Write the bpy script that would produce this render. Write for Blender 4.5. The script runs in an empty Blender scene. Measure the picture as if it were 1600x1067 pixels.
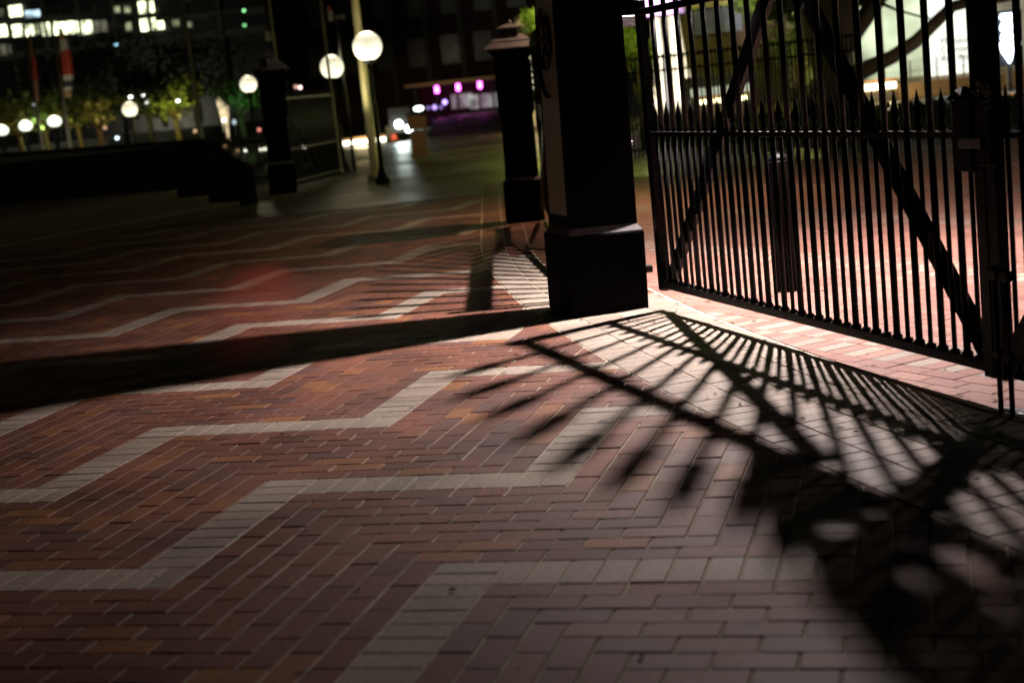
import bpy, math, random
import numpy as np
from mathutils import Matrix, Vector
random.seed(7); rng = np.random.default_rng(7)
scene = bpy.context.scene
COL = scene.collection

# ---------------------------------------------------------------- camera, world, exposure
CAM_F, CAM_P, CAM_R, CAM_H = 2365.28, 0.167345, -0.104921, 1.55034     # focal (photo px), pitch, roll, height
_fw = np.array([0, math.cos(CAM_P), -math.sin(CAM_P)]); _rt = np.array([1., 0, 0]); _up = np.cross(_rt, _fw)
_c, _s = math.cos(CAM_R), math.sin(CAM_R)
AX = np.array([_c*_rt + _s*_up, -_s*_rt + _c*_up, _fw])
cam_d = bpy.data.cameras.new('camera'); cam = bpy.data.objects.new('camera', cam_d); COL.objects.link(cam)
m = Matrix.Identity(4)
for r in range(3):
    m[r][0], m[r][1], m[r][2] = AX[0][r], AX[1][r], -AX[2][r]
m[2][3] = CAM_H
cam.matrix_world = m
cam_d.sensor_width = 36; cam_d.lens = CAM_F/1600*36
cam_d.clip_start = .05; cam_d.clip_end = 1500
cam_d.dof.use_dof = True; cam_d.dof.focus_distance = 8.2; cam_d.dof.aperture_fstop = 2.0; cam_d.dof.aperture_blades = 0
scene.camera = cam
world = bpy.data.worlds.new('World'); scene.world = world; world.use_nodes = True
wn = world.node_tree.nodes; wl = world.node_tree.links; wn.clear()
wo = wn.new('ShaderNodeOutputWorld'); wb = wn.new('ShaderNodeBackground'); ws = wn.new('ShaderNodeTexSky')
ws.sky_type = 'NISHITA'; ws.sun_disc = False; ws.sun_elevation = math.radians(-4); ws.sun_rotation = math.radians(200)
wb.inputs['Strength'].default_value = 0.0012
wl.new(ws.outputs[0], wb.inputs[0]); wl.new(wb.outputs[0], wo.inputs[0])
scene.view_settings.view_transform = 'Standard'; scene.view_settings.look = 'None'
scene.view_settings.exposure = 0.0; scene.view_settings.gamma = 1.0
scene.render.engine = 'CYCLES'
scene.cycles.use_denoising = True
scene.cycles.sample_clamp_indirect = 4.0
scene.cycles.max_bounces = 5
try: scene.cycles.use_light_tree = True
except Exception: pass

GATE_LAMP = Vector((1.90, 10.38, 3.68))      # lamp over the carriage gate, its ground point read from the fan of shadows
SIDE_LAMP = Vector((1.45, 17.55, 3.40))      # its twin over the further pillar
GATE_LAMP_W, SIDE_LAMP_W = 2900, 380

def at(px, py, Y):
    """world point at depth Y seen at photo pixel (px, py)"""
    d = np.array([(px-800)/CAM_F, -(py-533.5)/CAM_F, 1]) @ AX
    t = Y/d[1]; return Vector((d[0]*t, Y, d[2]*t + CAM_H))
def ground_at(px, py, z=0):
    d = np.array([(px-800)/CAM_F, -(py-533.5)/CAM_F, 1]) @ AX
    t = (z-CAM_H)/d[2]; return Vector((d[0]*t, d[1]*t, z))
def in_view(x, y, mx=2.2):
    return 2.0 < y and abs(x) < .36*y + mx

# ---------------------------------------------------------------- materials
def nodes_of(name):
    mt = bpy.data.materials.new(name); mt.use_nodes = True
    nt = mt.node_tree; b = nt.nodes['Principled BSDF']
    return mt, nt, b
def mat(name, col, rough=.6, metal=0, vary=.25, scale=6, bump=.15, bscale=60, spec=.5):
    mt, nt, b = nodes_of(name); N, L = nt.nodes, nt.links
    tc = N.new('ShaderNodeTexCoord'); nz = N.new('ShaderNodeTexNoise'); nz.inputs['Scale'].default_value = scale
    nz.inputs['Detail'].default_value = 6
    L.new(tc.outputs['Object'], nz.inputs['Vector'])
    mx = N.new('ShaderNodeMix'); mx.data_type = 'RGBA'
    mx.inputs[6].default_value = (*[c*(1-vary) for c in col], 1); mx.inputs[7].default_value = (*[min(1, c*(1+vary)) for c in col], 1)
    L.new(nz.outputs['Fac'], mx.inputs[0]); L.new(mx.outputs[2], b.inputs['Base Color'])
    rr = N.new('ShaderNodeMapRange'); rr.inputs[3].default_value = max(0, rough-.12); rr.inputs[4].default_value = min(1, rough+.12)
    L.new(nz.outputs['Fac'], rr.inputs[0]); L.new(rr.outputs[0], b.inputs['Roughness'])
    b.inputs['Metallic'].default_value = metal; b.inputs['Specular IOR Level'].default_value = spec
    if bump:
        n2 = N.new('ShaderNodeTexNoise'); n2.inputs['Scale'].default_value = bscale; n2.inputs['Detail'].default_value = 4
        L.new(tc.outputs['Object'], n2.inputs['Vector'])
        bp = N.new('ShaderNodeBump'); bp.inputs['Strength'].default_value = bump; bp.inputs['Distance'].default_value = .01
        L.new(n2.outputs['Fac'], bp.inputs['Height']); L.new(bp.outputs[0], b.inputs['Normal'])
    return mt
def glow(name, col, strength, vary=0):
    mt, nt, b = nodes_of(name)
    b.inputs['Base Color'].default_value = (.6, .6, .6, 1)
    b.inputs['Emission Color'].default_value = (*col, 1); b.inputs['Emission Strength'].default_value = strength
    if vary:
        N, L = nt.nodes, nt.links
        tc = N.new('ShaderNodeTexCoord'); nz = N.new('ShaderNodeTexNoise'); nz.inputs['Scale'].default_value = vary
        L.new(tc.outputs['Object'], nz.inputs['Vector'])
        mr = N.new('ShaderNodeMapRange'); mr.inputs[1].default_value = .35; mr.inputs[2].default_value = .65
        mr.inputs[3].default_value = strength*.25; mr.inputs[4].default_value = strength*1.3
        L.new(nz.outputs['Fac'], mr.inputs[0]); L.new(mr.outputs[0], b.inputs['Emission Strength'])
    return mt
def paver_mat(name, ramp, rough=(.5, .8), dirt=.5):
    """brick colour picked per brick: 'tone' on the faces of the joined ones, the object's random value on single ones"""
    mt, nt, b = nodes_of(name); N, L = nt.nodes, nt.links
    at_ = N.new('ShaderNodeAttribute'); at_.attribute_name = 'tone'
    oi = N.new('ShaderNodeObjectInfo')
    ad = N.new('ShaderNodeMath'); ad.operation = 'ADD'; L.new(at_.outputs['Fac'], ad.inputs[0]); L.new(oi.outputs['Random'], ad.inputs[1])
    fr = N.new('ShaderNodeMath'); fr.operation = 'FRACT'; L.new(ad.outputs[0], fr.inputs[0])
    cr = N.new('ShaderNodeValToRGB'); el = cr.color_ramp.elements
    el[0].position, el[0].color = ramp[0][0], (*ramp[0][1], 1); el[1].position, el[1].color = ramp[-1][0], (*ramp[-1][1], 1)
    for p, c in ramp[1:-1]:
        e = el.new(p); e.color = (*c, 1)
    L.new(fr.outputs[0], cr.inputs[0])
    geo = N.new('ShaderNodeNewGeometry')
    n1 = N.new('ShaderNodeTexNoise'); n1.inputs['Scale'].default_value = 1.3; n1.inputs['Detail'].default_value = 5
    L.new(geo.outputs['Position'], n1.inputs['Vector'])
    n2 = N.new('ShaderNodeTexNoise'); n2.inputs['Scale'].default_value = 38; n2.inputs['Detail'].default_value = 7; n2.inputs['Roughness'].default_value = .65
    L.new(geo.outputs['Position'], n2.inputs['Vector'])
    mr = N.new('ShaderNodeMapRange'); mr.inputs[1].default_value = .3; mr.inputs[2].default_value = .7
    mr.inputs[3].default_value = 1-dirt; mr.inputs[4].default_value = 1.12; L.new(n1.outputs['Fac'], mr.inputs[0])
    mr2 = N.new('ShaderNodeMapRange'); mr2.inputs[1].default_value = .3; mr2.inputs[2].default_value = .7
    mr2.inputs[3].default_value = .72; mr2.inputs[4].default_value = 1.22; L.new(n2.outputs['Fac'], mr2.inputs[0])
    mu = N.new('ShaderNodeMath'); mu.operation = 'MULTIPLY'; L.new(mr.outputs[0], mu.inputs[0]); L.new(mr2.outputs[0], mu.inputs[1])
    # gum spots
    vo = N.new('ShaderNodeTexVoronoi'); vo.inputs['Scale'].default_value = 2.3; L.new(geo.outputs['Position'], vo.inputs['Vector'])
    sp = N.new('ShaderNodeMapRange'); sp.inputs[1].default_value = .045; sp.inputs[2].default_value = .07
    sp.inputs[3].default_value = .3; sp.inputs[4].default_value = 1; L.new(vo.outputs['Distance'], sp.inputs[0])
    mu2 = N.new('ShaderNodeMath'); mu2.operation = 'MULTIPLY'; L.new(mu.outputs[0], mu2.inputs[0]); L.new(sp.outputs[0], mu2.inputs[1])
    v3 = N.new('ShaderNodeTexVoronoi'); v3.inputs['Scale'].default_value = 31; L.new(geo.outputs['Position'], v3.inputs['Vector'])
    s3 = N.new('ShaderNodeMapRange'); s3.inputs[1].default_value = .06; s3.inputs[2].default_value = .16
    s3.inputs[3].default_value = .62; s3.inputs[4].default_value = 1; L.new(v3.outputs['Distance'], s3.inputs[0])
    m3 = N.new('ShaderNodeMath'); m3.operation = 'MULTIPLY'; L.new(mu2.outputs[0], m3.inputs[0]); L.new(s3.outputs[0], m3.inputs[1]); mu2 = m3
    sc = N.new('ShaderNodeVectorMath'); sc.operation = 'SCALE'; L.new(cr.outputs[0], sc.inputs[0]); L.new(mu2.outputs[0], sc.inputs['Scale'])
    L.new(sc.outputs[0], b.inputs['Base Color'])
    rg = N.new('ShaderNodeMapRange'); rg.inputs[3].default_value = rough[0]; rg.inputs[4].default_value = rough[1]
    L.new(n1.outputs['Fac'], rg.inputs[0]); L.new(rg.outputs[0], b.inputs['Roughness'])
    bp = N.new('ShaderNodeBump'); bp.inputs['Strength'].default_value = .35; bp.inputs['Distance'].default_value = .004
    L.new(n2.outputs['Fac'], bp.inputs['Height']); L.new(bp.outputs[0], b.inputs['Normal'])
    b.inputs['Specular IOR Level'].default_value = .35
    return mt

M = {}
M['red'] = paver_mat('red_brick', [(0, (.145, .062, .042)), (.2, (.21, .082, .05)), (.4, (.24, .095, .055)), (.55, (.18, .08, .06)),
                                   (.72, (.225, .085, .052)), (.86, (.15, .073, .062)), (.93, (.27, .11, .05)), (1, (.33, .145, .055))])
M['cream'] = paver_mat('cream_brick', [(0, (.31, .25, .20)), (.3, (.39, .325, .26)), (.6, (.35, .295, .235)), (1, (.43, .36, .285))], dirt=.38)
M['pink'] = paver_mat('pink_brick', [(0, (.30, .15, .115)), (.3, (.36, .19, .15)), (.6, (.28, .13, .10)), (1, (.38, .2, .15))], dirt=.2)
M['joint'] = mat('joint_sand', (.6, .55, .42), .9, vary=.35, scale=9, bump=.3, bscale=200)
M['iron'] = mat('black_painted_iron', (.0045, .0045, .006), .42, vary=.5, scale=14, bump=.3, bscale=70, spec=.16)
M['iron_dusty'] = mat('dusty_iron_cap', (.10, .085, .09), .5, vary=.3, scale=10)
M['pillar'] = mat('black_cast_pillar', (.003, .0028, .003), .7, vary=.35, scale=5, bump=.25, bscale=90, spec=.02)
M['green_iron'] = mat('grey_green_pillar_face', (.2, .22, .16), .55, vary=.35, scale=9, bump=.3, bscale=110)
M['steel'] = mat('galvanised_steel', (.28, .28, .3), .35, .8, vary=.3, scale=20)
def plaza_mat():
    mt, nt, b = nodes_of('plaza_pavers'); N, L = nt.nodes, nt.links
    geo = N.new('ShaderNodeNewGeometry'); mp = N.new('ShaderNodeMapping'); mp.inputs['Rotation'].default_value = (0, 0, .27)
    L.new(geo.outputs['Position'], mp.inputs['Vector'])
    br = N.new('ShaderNodeTexBrick'); br.inputs['Scale'].default_value = 1; br.inputs['Brick Width'].default_value = .46; br.inputs['Row Height'].default_value = .23
    br.inputs['Mortar Size'].default_value = .012; br.inputs['Color1'].default_value = (.17, .125, .09, 1); br.inputs['Color2'].default_value = (.09, .08, .065, 1); br.inputs['Mortar'].default_value = (.04, .035, .03, 1)
    L.new(mp.outputs[0], br.inputs['Vector'])
    nz = N.new('ShaderNodeTexNoise'); nz.inputs['Scale'].default_value = .45; nz.inputs['Detail'].default_value = 7; nz.inputs['Roughness'].default_value = .7; L.new(mp.outputs[0], nz.inputs['Vector'])
    mr = N.new('ShaderNodeMapRange'); mr.inputs[1].default_value = .35; mr.inputs[2].default_value = .65; mr.inputs[3].default_value = .45; mr.inputs[4].default_value = 1.35; L.new(nz.outputs['Fac'], mr.inputs[0])
    sc = N.new('ShaderNodeVectorMath'); sc.operation = 'SCALE'; L.new(br.outputs['Color'], sc.inputs[0]); L.new(mr.outputs[0], sc.inputs['Scale']); L.new(sc.outputs[0], b.inputs['Base Color'])
    m2 = N.new('ShaderNodeMapRange'); m2.inputs[1].default_value = .35; m2.inputs[2].default_value = .65; m2.inputs[3].default_value = .3; m2.inputs[4].default_value = .65; L.new(nz.outputs['Fac'], m2.inputs[0]); L.new(m2.outputs[0], b.inputs['Roughness'])
    n3 = N.new('ShaderNodeTexNoise'); n3.inputs['Scale'].default_value = 3.5; n3.inputs['Detail'].default_value = 5; L.new(mp.outputs[0], n3.inputs['Vector'])
    bp = N.new('ShaderNodeBump'); bp.inputs['Strength'].default_value = .6; bp.inputs['Distance'].default_value = .02; L.new(n3.outputs['Fac'], bp.inputs['Height']); L.new(bp.outputs[0], b.inputs['Normal'])
    return mt
M['plaza'] = plaza_mat()
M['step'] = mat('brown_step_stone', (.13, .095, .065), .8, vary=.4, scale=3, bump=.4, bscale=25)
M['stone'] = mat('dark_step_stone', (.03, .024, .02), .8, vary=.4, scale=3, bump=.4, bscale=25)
M['sand'] = mat('sandstone', (.45, .29, .16), .8, vary=.2, scale=3)
M['office'] = mat('office_spandrel', (.085, .08, .07), .8, vary=.2, scale=.3)
M['office_dark'] = mat('office_dark_glass', (.02, .022, .024), .3, vary=.2)
M['brown'] = mat('brown_brick_wall', (.06, .028, .02), .85, vary=.3, scale=.6)
M['dark'] = mat('dark_paint', (.03, .03, .032), .5)
M['grey'] = mat('grey_metal', (.2, .2, .2), .5, .3)
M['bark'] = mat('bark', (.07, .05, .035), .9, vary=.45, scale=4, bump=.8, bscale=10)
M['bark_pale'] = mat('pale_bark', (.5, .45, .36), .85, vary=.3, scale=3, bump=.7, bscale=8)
M['leaf'] = mat('leaf', (.07, .1, .03), .6, vary=.5, scale=1.2, bump=0)
M['leaf_dark'] = mat('dark_leaf', (.03, .055, .02), .6, vary=.5, scale=1.2, bump=0)
M['cloth_red'] = mat('red_banner_cloth', (.5, .06, .03), .8)
M['cloth_orange'] = mat('orange_banner_cloth', (.7, .25, .05), .8)
M['cloth_white'] = mat('white_banner_cloth', (.6, .58, .52), .8)
M['cloth_tan'] = mat('tan_banner_cloth', (.35, .22, .12), .8)
M['pole_white'] = mat('white_pole_paint', (.22, .19, .16), .4)
M['pole_yellow'] = mat('yellow_pole_paint', (.6, .54, .28), .45)
M['wood'] = mat('brown_panel', (.3, .17, .09), .6, vary=.3)

def globe_glow(name, col, lo, hi):
    mt = glow(name, col, hi); N, L = mt.node_tree.nodes, mt.node_tree.links; b = N['Principled BSDF']
    g = N.new('ShaderNodeNewGeometry'); sx = N.new('ShaderNodeSeparateXYZ'); L.new(g.outputs['Normal'], sx.inputs[0])
    nz = N.new('ShaderNodeTexNoise'); nz.inputs['Scale'].default_value = 5
    tc = N.new('ShaderNodeTexCoord'); L.new(tc.outputs['Object'], nz.inputs['Vector'])
    ad = N.new('ShaderNodeMath'); ad.operation = 'MULTIPLY_ADD'; ad.inputs[1].default_value = .8; L.new(nz.outputs['Fac'], ad.inputs[0]); L.new(sx.outputs['Z'], ad.inputs[2])
    mr = N.new('ShaderNodeMapRange'); mr.inputs[1].default_value = 1.25; mr.inputs[2].default_value = -.3
    mr.inputs[3].default_value = lo; mr.inputs[4].default_value = hi; L.new(ad.outputs[0], mr.inputs[0]); L.new(mr.outputs[0], b.inputs['Emission Strength'])
    return mt
# ---------------------------------------------------------------- mesh helpers
class MB:
    def __init__(s): s.v = []; s.f = []; s.sm = []
    def add(s, vs, fs, smooth=False):
        n = len(s.v); s.v += [tuple(v) for v in vs]; s.f += [tuple(i+n for i in f) for f in fs]; s.sm += [smooth]*len(fs); return s
    def box(s, c, d, rz=0, bev=0.0, M4=None):
        hx, hy, hz = d[0]/2, d[1]/2, d[2]/2
        b = min(bev, hx*.45, hy*.45, hz*.45)
        if b <= 0:
            P = [(x, y, z) for z in (-hz, hz) for x, y in ((-hx, -hy), (hx, -hy), (hx, hy), (-hx, hy))]
            F = [(0, 3, 2, 1), (4, 5, 6, 7), (0, 1, 5, 4), (1, 2, 6, 5), (2, 3, 7, 6), (3, 0, 4, 7)]
        else:
            P = []
            def ring(x, y, z): return [(-x, -y, z), (x, -y, z), (x, y, z), (-x, y, z)]
            for (x, y, z) in ((hx-b, hy-b, -hz), (hx, hy, -hz+b), (hx, hy, hz-b), (hx-b, hy-b, hz)): P += ring(x, y, z)
            F = [(3, 2, 1, 0), (12, 13, 14, 15)]
            for k in range(3):
                for i in range(4):
                    j = (i+1) % 4; F.append((4*k+i, 4*k+j, 4*k+4+j, 4*k+4+i))
        ca, sa = math.cos(rz), math.sin(rz)
        if M4 is not None: P = [tuple(M4 @ Vector(p)) for p in P]
        else: P = [(c[0]+ca*x-sa*y, c[1]+sa*x+ca*y, c[2]+z) for x, y, z in P]
        return s.add(P, F)
    def bar(s, p0, p1, w, t, up=(0, 0, 1)):
        p0, p1 = Vector(p0), Vector(p1); d = p1-p0; L = d.length; d.normalize()
        a = d.cross(Vector(up)); 
        if a.length < 1e-4: a = Vector((1, 0, 0))
        a.normalize(); b = a.cross(d)
        P = [q + a*sx*t/2 + b*sz*w/2 for q in (p0, p1) for sx, sz in ((-1, -1), (1, -1), (1, 1), (-1, 1))]
        return s.add(P, [(0, 1, 2, 3), (7, 6, 5, 4), (0, 4, 5, 1), (1, 5, 6, 2), (2, 6, 7, 3), (3, 7, 4, 0)])
    def tube(s, pts, rad, n=10, cap=True):
        pts = [Vector(p) for p in pts]; R = rad if isinstance(rad, (list, tuple)) else [rad]*len(pts)
        base = len(s.v); prev = None
        for i, p in enumerate(pts):
            t = (pts[min(i+1, len(pts)-1)] - pts[max(i-1, 0)]).normalized()
            ref = prev if prev is not None else (Vector((1, 0, 0)) if abs(t.z) > .9 else Vector((0, 0, 1)))
            a = (ref - t*ref.dot(t)).normalized(); prev = a; b = t.cross(a)
            for k in range(n):
                an = 2*math.pi*k/n; s.v.append(tuple(p + (a*math.cos(an)+b*math.sin(an))*R[i]))
        for i in range(len(pts)-1):
            for k in range(n):
                k2 = (k+1) % n; s.f.append((base+i*n+k, base+i*n+k2, base+(i+1)*n+k2, base+(i+1)*n+k)); s.sm.append(True)
        if cap:
            s.f.append(tuple(base+k for k in reversed(range(n)))); s.sm.append(False)
            s.f.append(tuple(base+(len(pts)-1)*n+k for k in range(n))); s.sm.append(False)
        return s
    def lathe(s, prof, c=(0, 0, 0), n=12, smooth=True, rot=0):
        base = len(s.v)
        for r, z in prof:
            for k in range(n):
                an = 2*math.pi*k/n+rot; s.v.append((c[0]+r*math.cos(an), c[1]+r*math.sin(an), c[2]+z))
        for i in range(len(prof)-1):
            for k in range(n):
                k2 = (k+1) % n; s.f.append((base+i*n+k, base+i*n+k2, base+(i+1)*n+k2, base+(i+1)*n+k)); s.sm.append(smooth)
        s.f.append(tuple(base+k for k in reversed(range(n)))); s.sm.append(False)
        s.f.append(tuple(base+(len(prof)-1)*n+k for k in range(n))); s.sm.append(False)
        return s
    def square(s, prof, c=(0, 0, 0), rz=0):      # square section, profile of half widths
        return s.lathe([(r*math.sqrt(2), z) for r, z in prof], c, 4, False, rz+math.pi/4)
    def prism(s, poly, z0, z1):
        n = len(poly); P = [(x, y, z0) for x, y in poly] + [(x, y, z1) for x, y in poly]
        return s.add(P, [tuple(reversed(range(n))), tuple(range(n, 2*n))] + [(i, (i+1) % n, n+(i+1) % n, n+i) for i in range(n)])
    def mesh(s, name):
        me = bpy.data.meshes.new(name); me.from_pydata(s.v, [], s.f); me.polygons.foreach_set('use_smooth', s.sm); me.update(); return me
    def build(s, name, material, parent=None, loc=None, rz=0):
        o = bpy.data.objects.new(name, s.mesh(name)); o.data.materials.append(material); COL.objects.link(o)
        if parent: o.parent = parent
        if loc is not None: o.location = loc
        o.rotation_euler.z = rz
        return o
def tag(o, label=None, cat=None, group=None, kind=None):
    for k, v in (('label', label), ('category', cat), ('group', group), ('kind', kind)):
        if v: o[k] = v
    return o
def thing(name, label, cat, loc=(0, 0, 0), rz=0, group=None):
    o = bpy.data.objects.new(name, None); o.empty_display_size = .1; COL.objects.link(o)
    o.location = loc; o.rotation_euler.z = rz; return tag(o, label, cat, group)
def copy_tree(o, parent=None):
    c = o.copy(); COL.objects.link(c)
    if parent: c.parent = parent
    for ch in [x for x in o.children]: copy_tree(ch, c)
    return c
def lamp(name, kind, loc, power, col, radius=.1, parent=None, target=None, angle=None, blend=.5):
    d = bpy.data.lights.new(name, kind); d.energy = power; d.color = col; d.shadow_soft_size = radius
    o = bpy.data.objects.new(name, d); COL.objects.link(o); o.location = loc
    if angle: d.spot_size = math.radians(angle); d.spot_blend = blend
    if target is not None:
        o.rotation_euler = (Vector(target)-Vector(loc)).to_track_quat('-Z', 'Y').to_euler()
    if parent: o.parent = parent; 
    if parent: o.matrix_parent_inverse = parent.matrix_world.inverted() if False else Matrix.Translation(-parent.location)
    return o

# ---------------------------------------------------------------- paving
C = .1132                                    # one brick module: a paver covers 2 x 1 modules
YAW, TX, TY = -.2740826, -1.0940965, 6.2940694
cu, su_ = math.cos(YAW), math.sin(YAW)
def grid(u, v): return (TX + (cu*u - su_*v)*C, TY + (su_*u + cu*v)*C)
BC = [3.63380696e-05, 1.36986846e-02, -1.50677715e-01, 2.01517759e-01]     # kerb line of the cream border: x as a cubic of (y-10)
def bx(y):
    if y > 15.2: return bx(15.2) + 0*(y-15.2)
    if y < 4.0: return bx(4.0) - (y-4.0)*.30
    t = y-10; return ((BC[0]*t+BC[1])*t+BC[2])*t+BC[3]
_ys = np.arange(27.0, 1.4, -.02); _xs = np.array([bx(y) for y in _ys])
_len = np.r_[0, np.cumsum(np.hypot(np.diff(_xs), np.diff(_ys)))]
_tx = np.gradient(_xs, _len); _ty = np.gradient(_ys, _len)
def curve_pt(s, d):                          # arclength s from the far end, d metres to the right (gate side)
    x = np.interp(s, _len, _xs); y = np.interp(s, _len, _ys); tx = np.interp(s, _len, _tx); ty = np.interp(s, _len, _ty)
    n = math.hypot(tx, ty); return (x - ty/n*d, y + tx/n*d)
def side_of(p):                              # signed distance right of the border's left line
    y = p[1]; i = int(np.clip((27.0-y)/.02, 0, len(_ys)-1)); n = math.hypot(_tx[i], _ty[i])
    return (p[0]-_xs[i])*(-_ty[i])/n*1.0 - 0 if n else 0
def clip_poly(poly, fn):                     # keep fn(p) >= 0
    out = []
    for i in range(len(poly)):
        a, b = poly[i], poly[(i+1) % len(poly)]; fa, fb = fn(a), fn(b)
        if fa >= 0: out.append(a)
        if (fa >= 0) != (fb >= 0):
            t = fa/(fa-fb); out.append((a[0]+(b[0]-a[0])*t, a[1]+(b[1]-a[1])*t))
    return out

class Pavers:
    """collects bricks (polygon outlines on the ground), then makes the largest in view single objects and joins the rest"""
    def __init__(s, parent): s.parent = parent; s.items = {}
    def add(s, kind, poly, whole=None): s.items.setdefault(kind, []).append((poly, whole))
    def emit(s, kind, name, material, n_single=300):
        its = s.items.get(kind, [])
        def size(it):
            cx = sum(p[0] for p in it[0])/len(it[0]); cy = sum(p[1] for p in it[0])/len(it[0])
            px = AX @ np.array([cx, cy, -CAM_H]); 
            u = 800+CAM_F*px[0]/px[2]; v = 533.5-CAM_F*px[1]/px[2]
            return (1 if (0 < u < 1600 and 0 < v < 1067 and it[1] is not None) else 0)*1000/cy
        its.sort(key=size, reverse=True)
        singles = [i for i in its[:n_single] if i[1] is not None and size(i) > 0]; rest = its[len(singles):]
        cache = {}
        for k, (poly, whole) in enumerate(singles):
            (cx, cy), (l, w), rz = whole
            key = (round(l, 4), round(w, 4))
            if key not in cache:
                mb = MB(); hb = .0026; e = .0028
                P = []
                for (ax, ay, z) in ((l/2, w/2, -.03), (l/2, w/2, -hb), (l/2-e, w/2-e, 0)):
                    P += [(-ax, -ay, z), (ax, -ay, z), (ax, ay, z), (-ax, ay, z)]
                F = [(8, 9, 10, 11)]
                for r in range(2):
                    for i in range(4): j = (i+1) % 4; F.append((4*r+i, 4*r+j, 4*r+4+j, 4*r+4+i))
                mb.add(P, F); me = mb.mesh(name); me.materials.append(material); cache[key] = me
            o = bpy.data.objects.new(name, cache[key]); COL.objects.link(o); o.parent = s.parent
            o.location = (cx, cy, rng.normal(0, .0008)); o.rotation_euler = (rng.normal(0, .005), rng.normal(0, .005), rz+rng.normal(0, .006))
        V, F, T = [], [], []
        for poly, whole in rest:
            n = len(poly)
            if n < 3: continue
            cx = sum(p[0] for p in poly)/n; cy = sum(p[1] for p in poly)/n
            dz = rng.normal(0, .0008); tx, ty = rng.normal(0, .005), rng.normal(0, .005); b = len(V)
            for q, z in ((1, -.03), (1, -.0026), (None, 0)):
                for p in poly:
                    if q is None:
                        dd = math.hypot(p[0]-cx, p[1]-cy) or 1; kk = max(.3, 1-.0042/dd); X, Y = cx+(p[0]-cx)*kk, cy+(p[1]-cy)*kk
                    else: X, Y = p
                    V.append((X, Y, z+dz+(X-cx)*tx+(Y-cy)*ty))
            F.append(tuple(range(b+2*n, b+3*n)))
            for r in range(2):
                for i in range(n): j = (i+1) % n; F.append((b+r*n+i, b+r*n+j, b+(r+1)*n+j, b+(r+1)*n+i))
            T += [rng.random()]*(2*n+1)
        if not F: return
        me = bpy.data.meshes.new(name+'_field'); me.from_pydata(V, [], F); me.update()
        at_ = me.attributes.new('tone', 'FLOAT', 'FACE'); at_.data.foreach_set('value', T)
        me.materials.append(material)
        o = bpy.data.objects.new(name+'_field', me); COL.objects.link(o); o.parent = s.parent; o['kind'] = 'stuff'

GU, GV = .0034, .0020                        # half joints across and along
def rect(u0, v0, u1, v1):
    cx, cy = grid((u0+u1)/2, (v0+v1)/2); l = (u1-u0)*C-2*GU; w = (v1-v0)*C-2*GV
    ux, uy = cu*l/2, su_*l/2; vx, vy = -su_*w/2, cu*w/2
    poly = [(cx-ux-vx, cy-uy-vy), (cx+ux-vx, cy+uy-vy), (cx+ux+vx, cy+uy+vy), (cx-ux+vx, cy-uy+vy)]
    return poly, ((cx, cy), (l, w), YAW)
YFAR = 22.4
def sheet(name, poly, z, material, label=None):
    mb = MB(); mb.add([(x, y, z) for x, y in poly], [tuple(range(len(poly)))]); o = mb.build(name, material); tag(o, label, None, None, 'structure'); return o

base = sheet('ground', [(-700, -20), (700, -20), (700, 1100), (-700, 1100)], -.05, M['plaza'])
pavement = sheet('pavement', [(-14, 1), (12, 1), (12, YFAR), (-14, YFAR)], -.0055, M['joint'], 'red brick forecourt paving with cream zigzag bands')
zig = Pavers(pavement)
def put(kind, u0, v0, u1, v1):
    cx, cy = grid((u0+u1)/2, (v0+v1)/2)
    if not in_view(cx, cy, 1.6) or cy > YFAR-.1 or cy < 2: return
    poly, whole = rect(u0, v0, u1, v1)
    fs = [bx(p[1])-.004-p[0] for p in poly]
    if max(fs) <= 0.01: return
    if min(fs) < 0: poly, whole = clip_poly(poly, lambda p: bx(p[1])-.004-p[0]), None
    zig.add(kind, poly, whole)
for a in range(-14, 24):
    for b in range(-24, 16):
        U, V = 10*(a+b), 10*(a-b)
        gx, gy = grid(U+6, V-5)
        if not in_view(gx, gy, 4.5) or gy > YFAR+3: continue
        for k in range(10): put('cream', U, V-10+k, U+2, V-9+k)            # V-run, bricks laid across
        for k in range(10): put('cream', U+2+k, V-2, U+3+k, V)             # H-run soldiers
        for mm in range(8):
            for k in range(5): put('red', U+2+mm+2*k, V-3-mm, U+4+mm+2*k, V-2-mm)
            for k in range(5): put('red', U+2+mm, V-13-mm+2*k, U+3+mm, V-11-mm+2*k)
zig.emit('cream', 'cream_brick', M['cream']); zig.emit('red', 'brick', M['red'])

# border: four rows of cream pavers laid across the line of the gates
border = sheet('border_paving', [curve_pt(s, 0) for s in np.linspace(0, _len[-1], 60)] + [curve_pt(s, .945) for s in np.linspace(_len[-1], 0, 60)], -.0048, M['joint'], 'curved border of cream pavers under the gates')
bord = Pavers(border)
def curved_brick(store, kind, s0, s1, d0, d1, g=.0022):
    p = [curve_pt(s0+g, d0+g), curve_pt(s1-g, d0+g), curve_pt(s1-g, d1-g), curve_pt(s0+g, d1-g)]
    cx = sum(q[0] for q in p)/4; cy = sum(q[1] for q in p)/4
    if not in_view(cx, cy, 1.2): return
    a = np.array(p[3])-np.array(p[0]); l = np.linalg.norm(a); w = math.dist(p[0], p[1])
    store.add(kind, p, ((cx, cy), (d1-d0-2*g, s1-s0-2*g), math.atan2(a[1], a[0])))
W = .232
s = 2.2
while s < _len[-1]-.2:
    yy = float(np.interp(s, _len, _ys))
    for r in range(4): curved_brick(bord, 'pink' if yy > 14.2 - r*.35 or (yy > 10.5 and r > 1) else 'cream', s, s+.1165, r*W+.004, (r+1)*W)
    s += .1165
bord.emit('cream', 'cream_paver', M['cream']); bord.emit('pink', 'brown_paver', M['red'])

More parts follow.
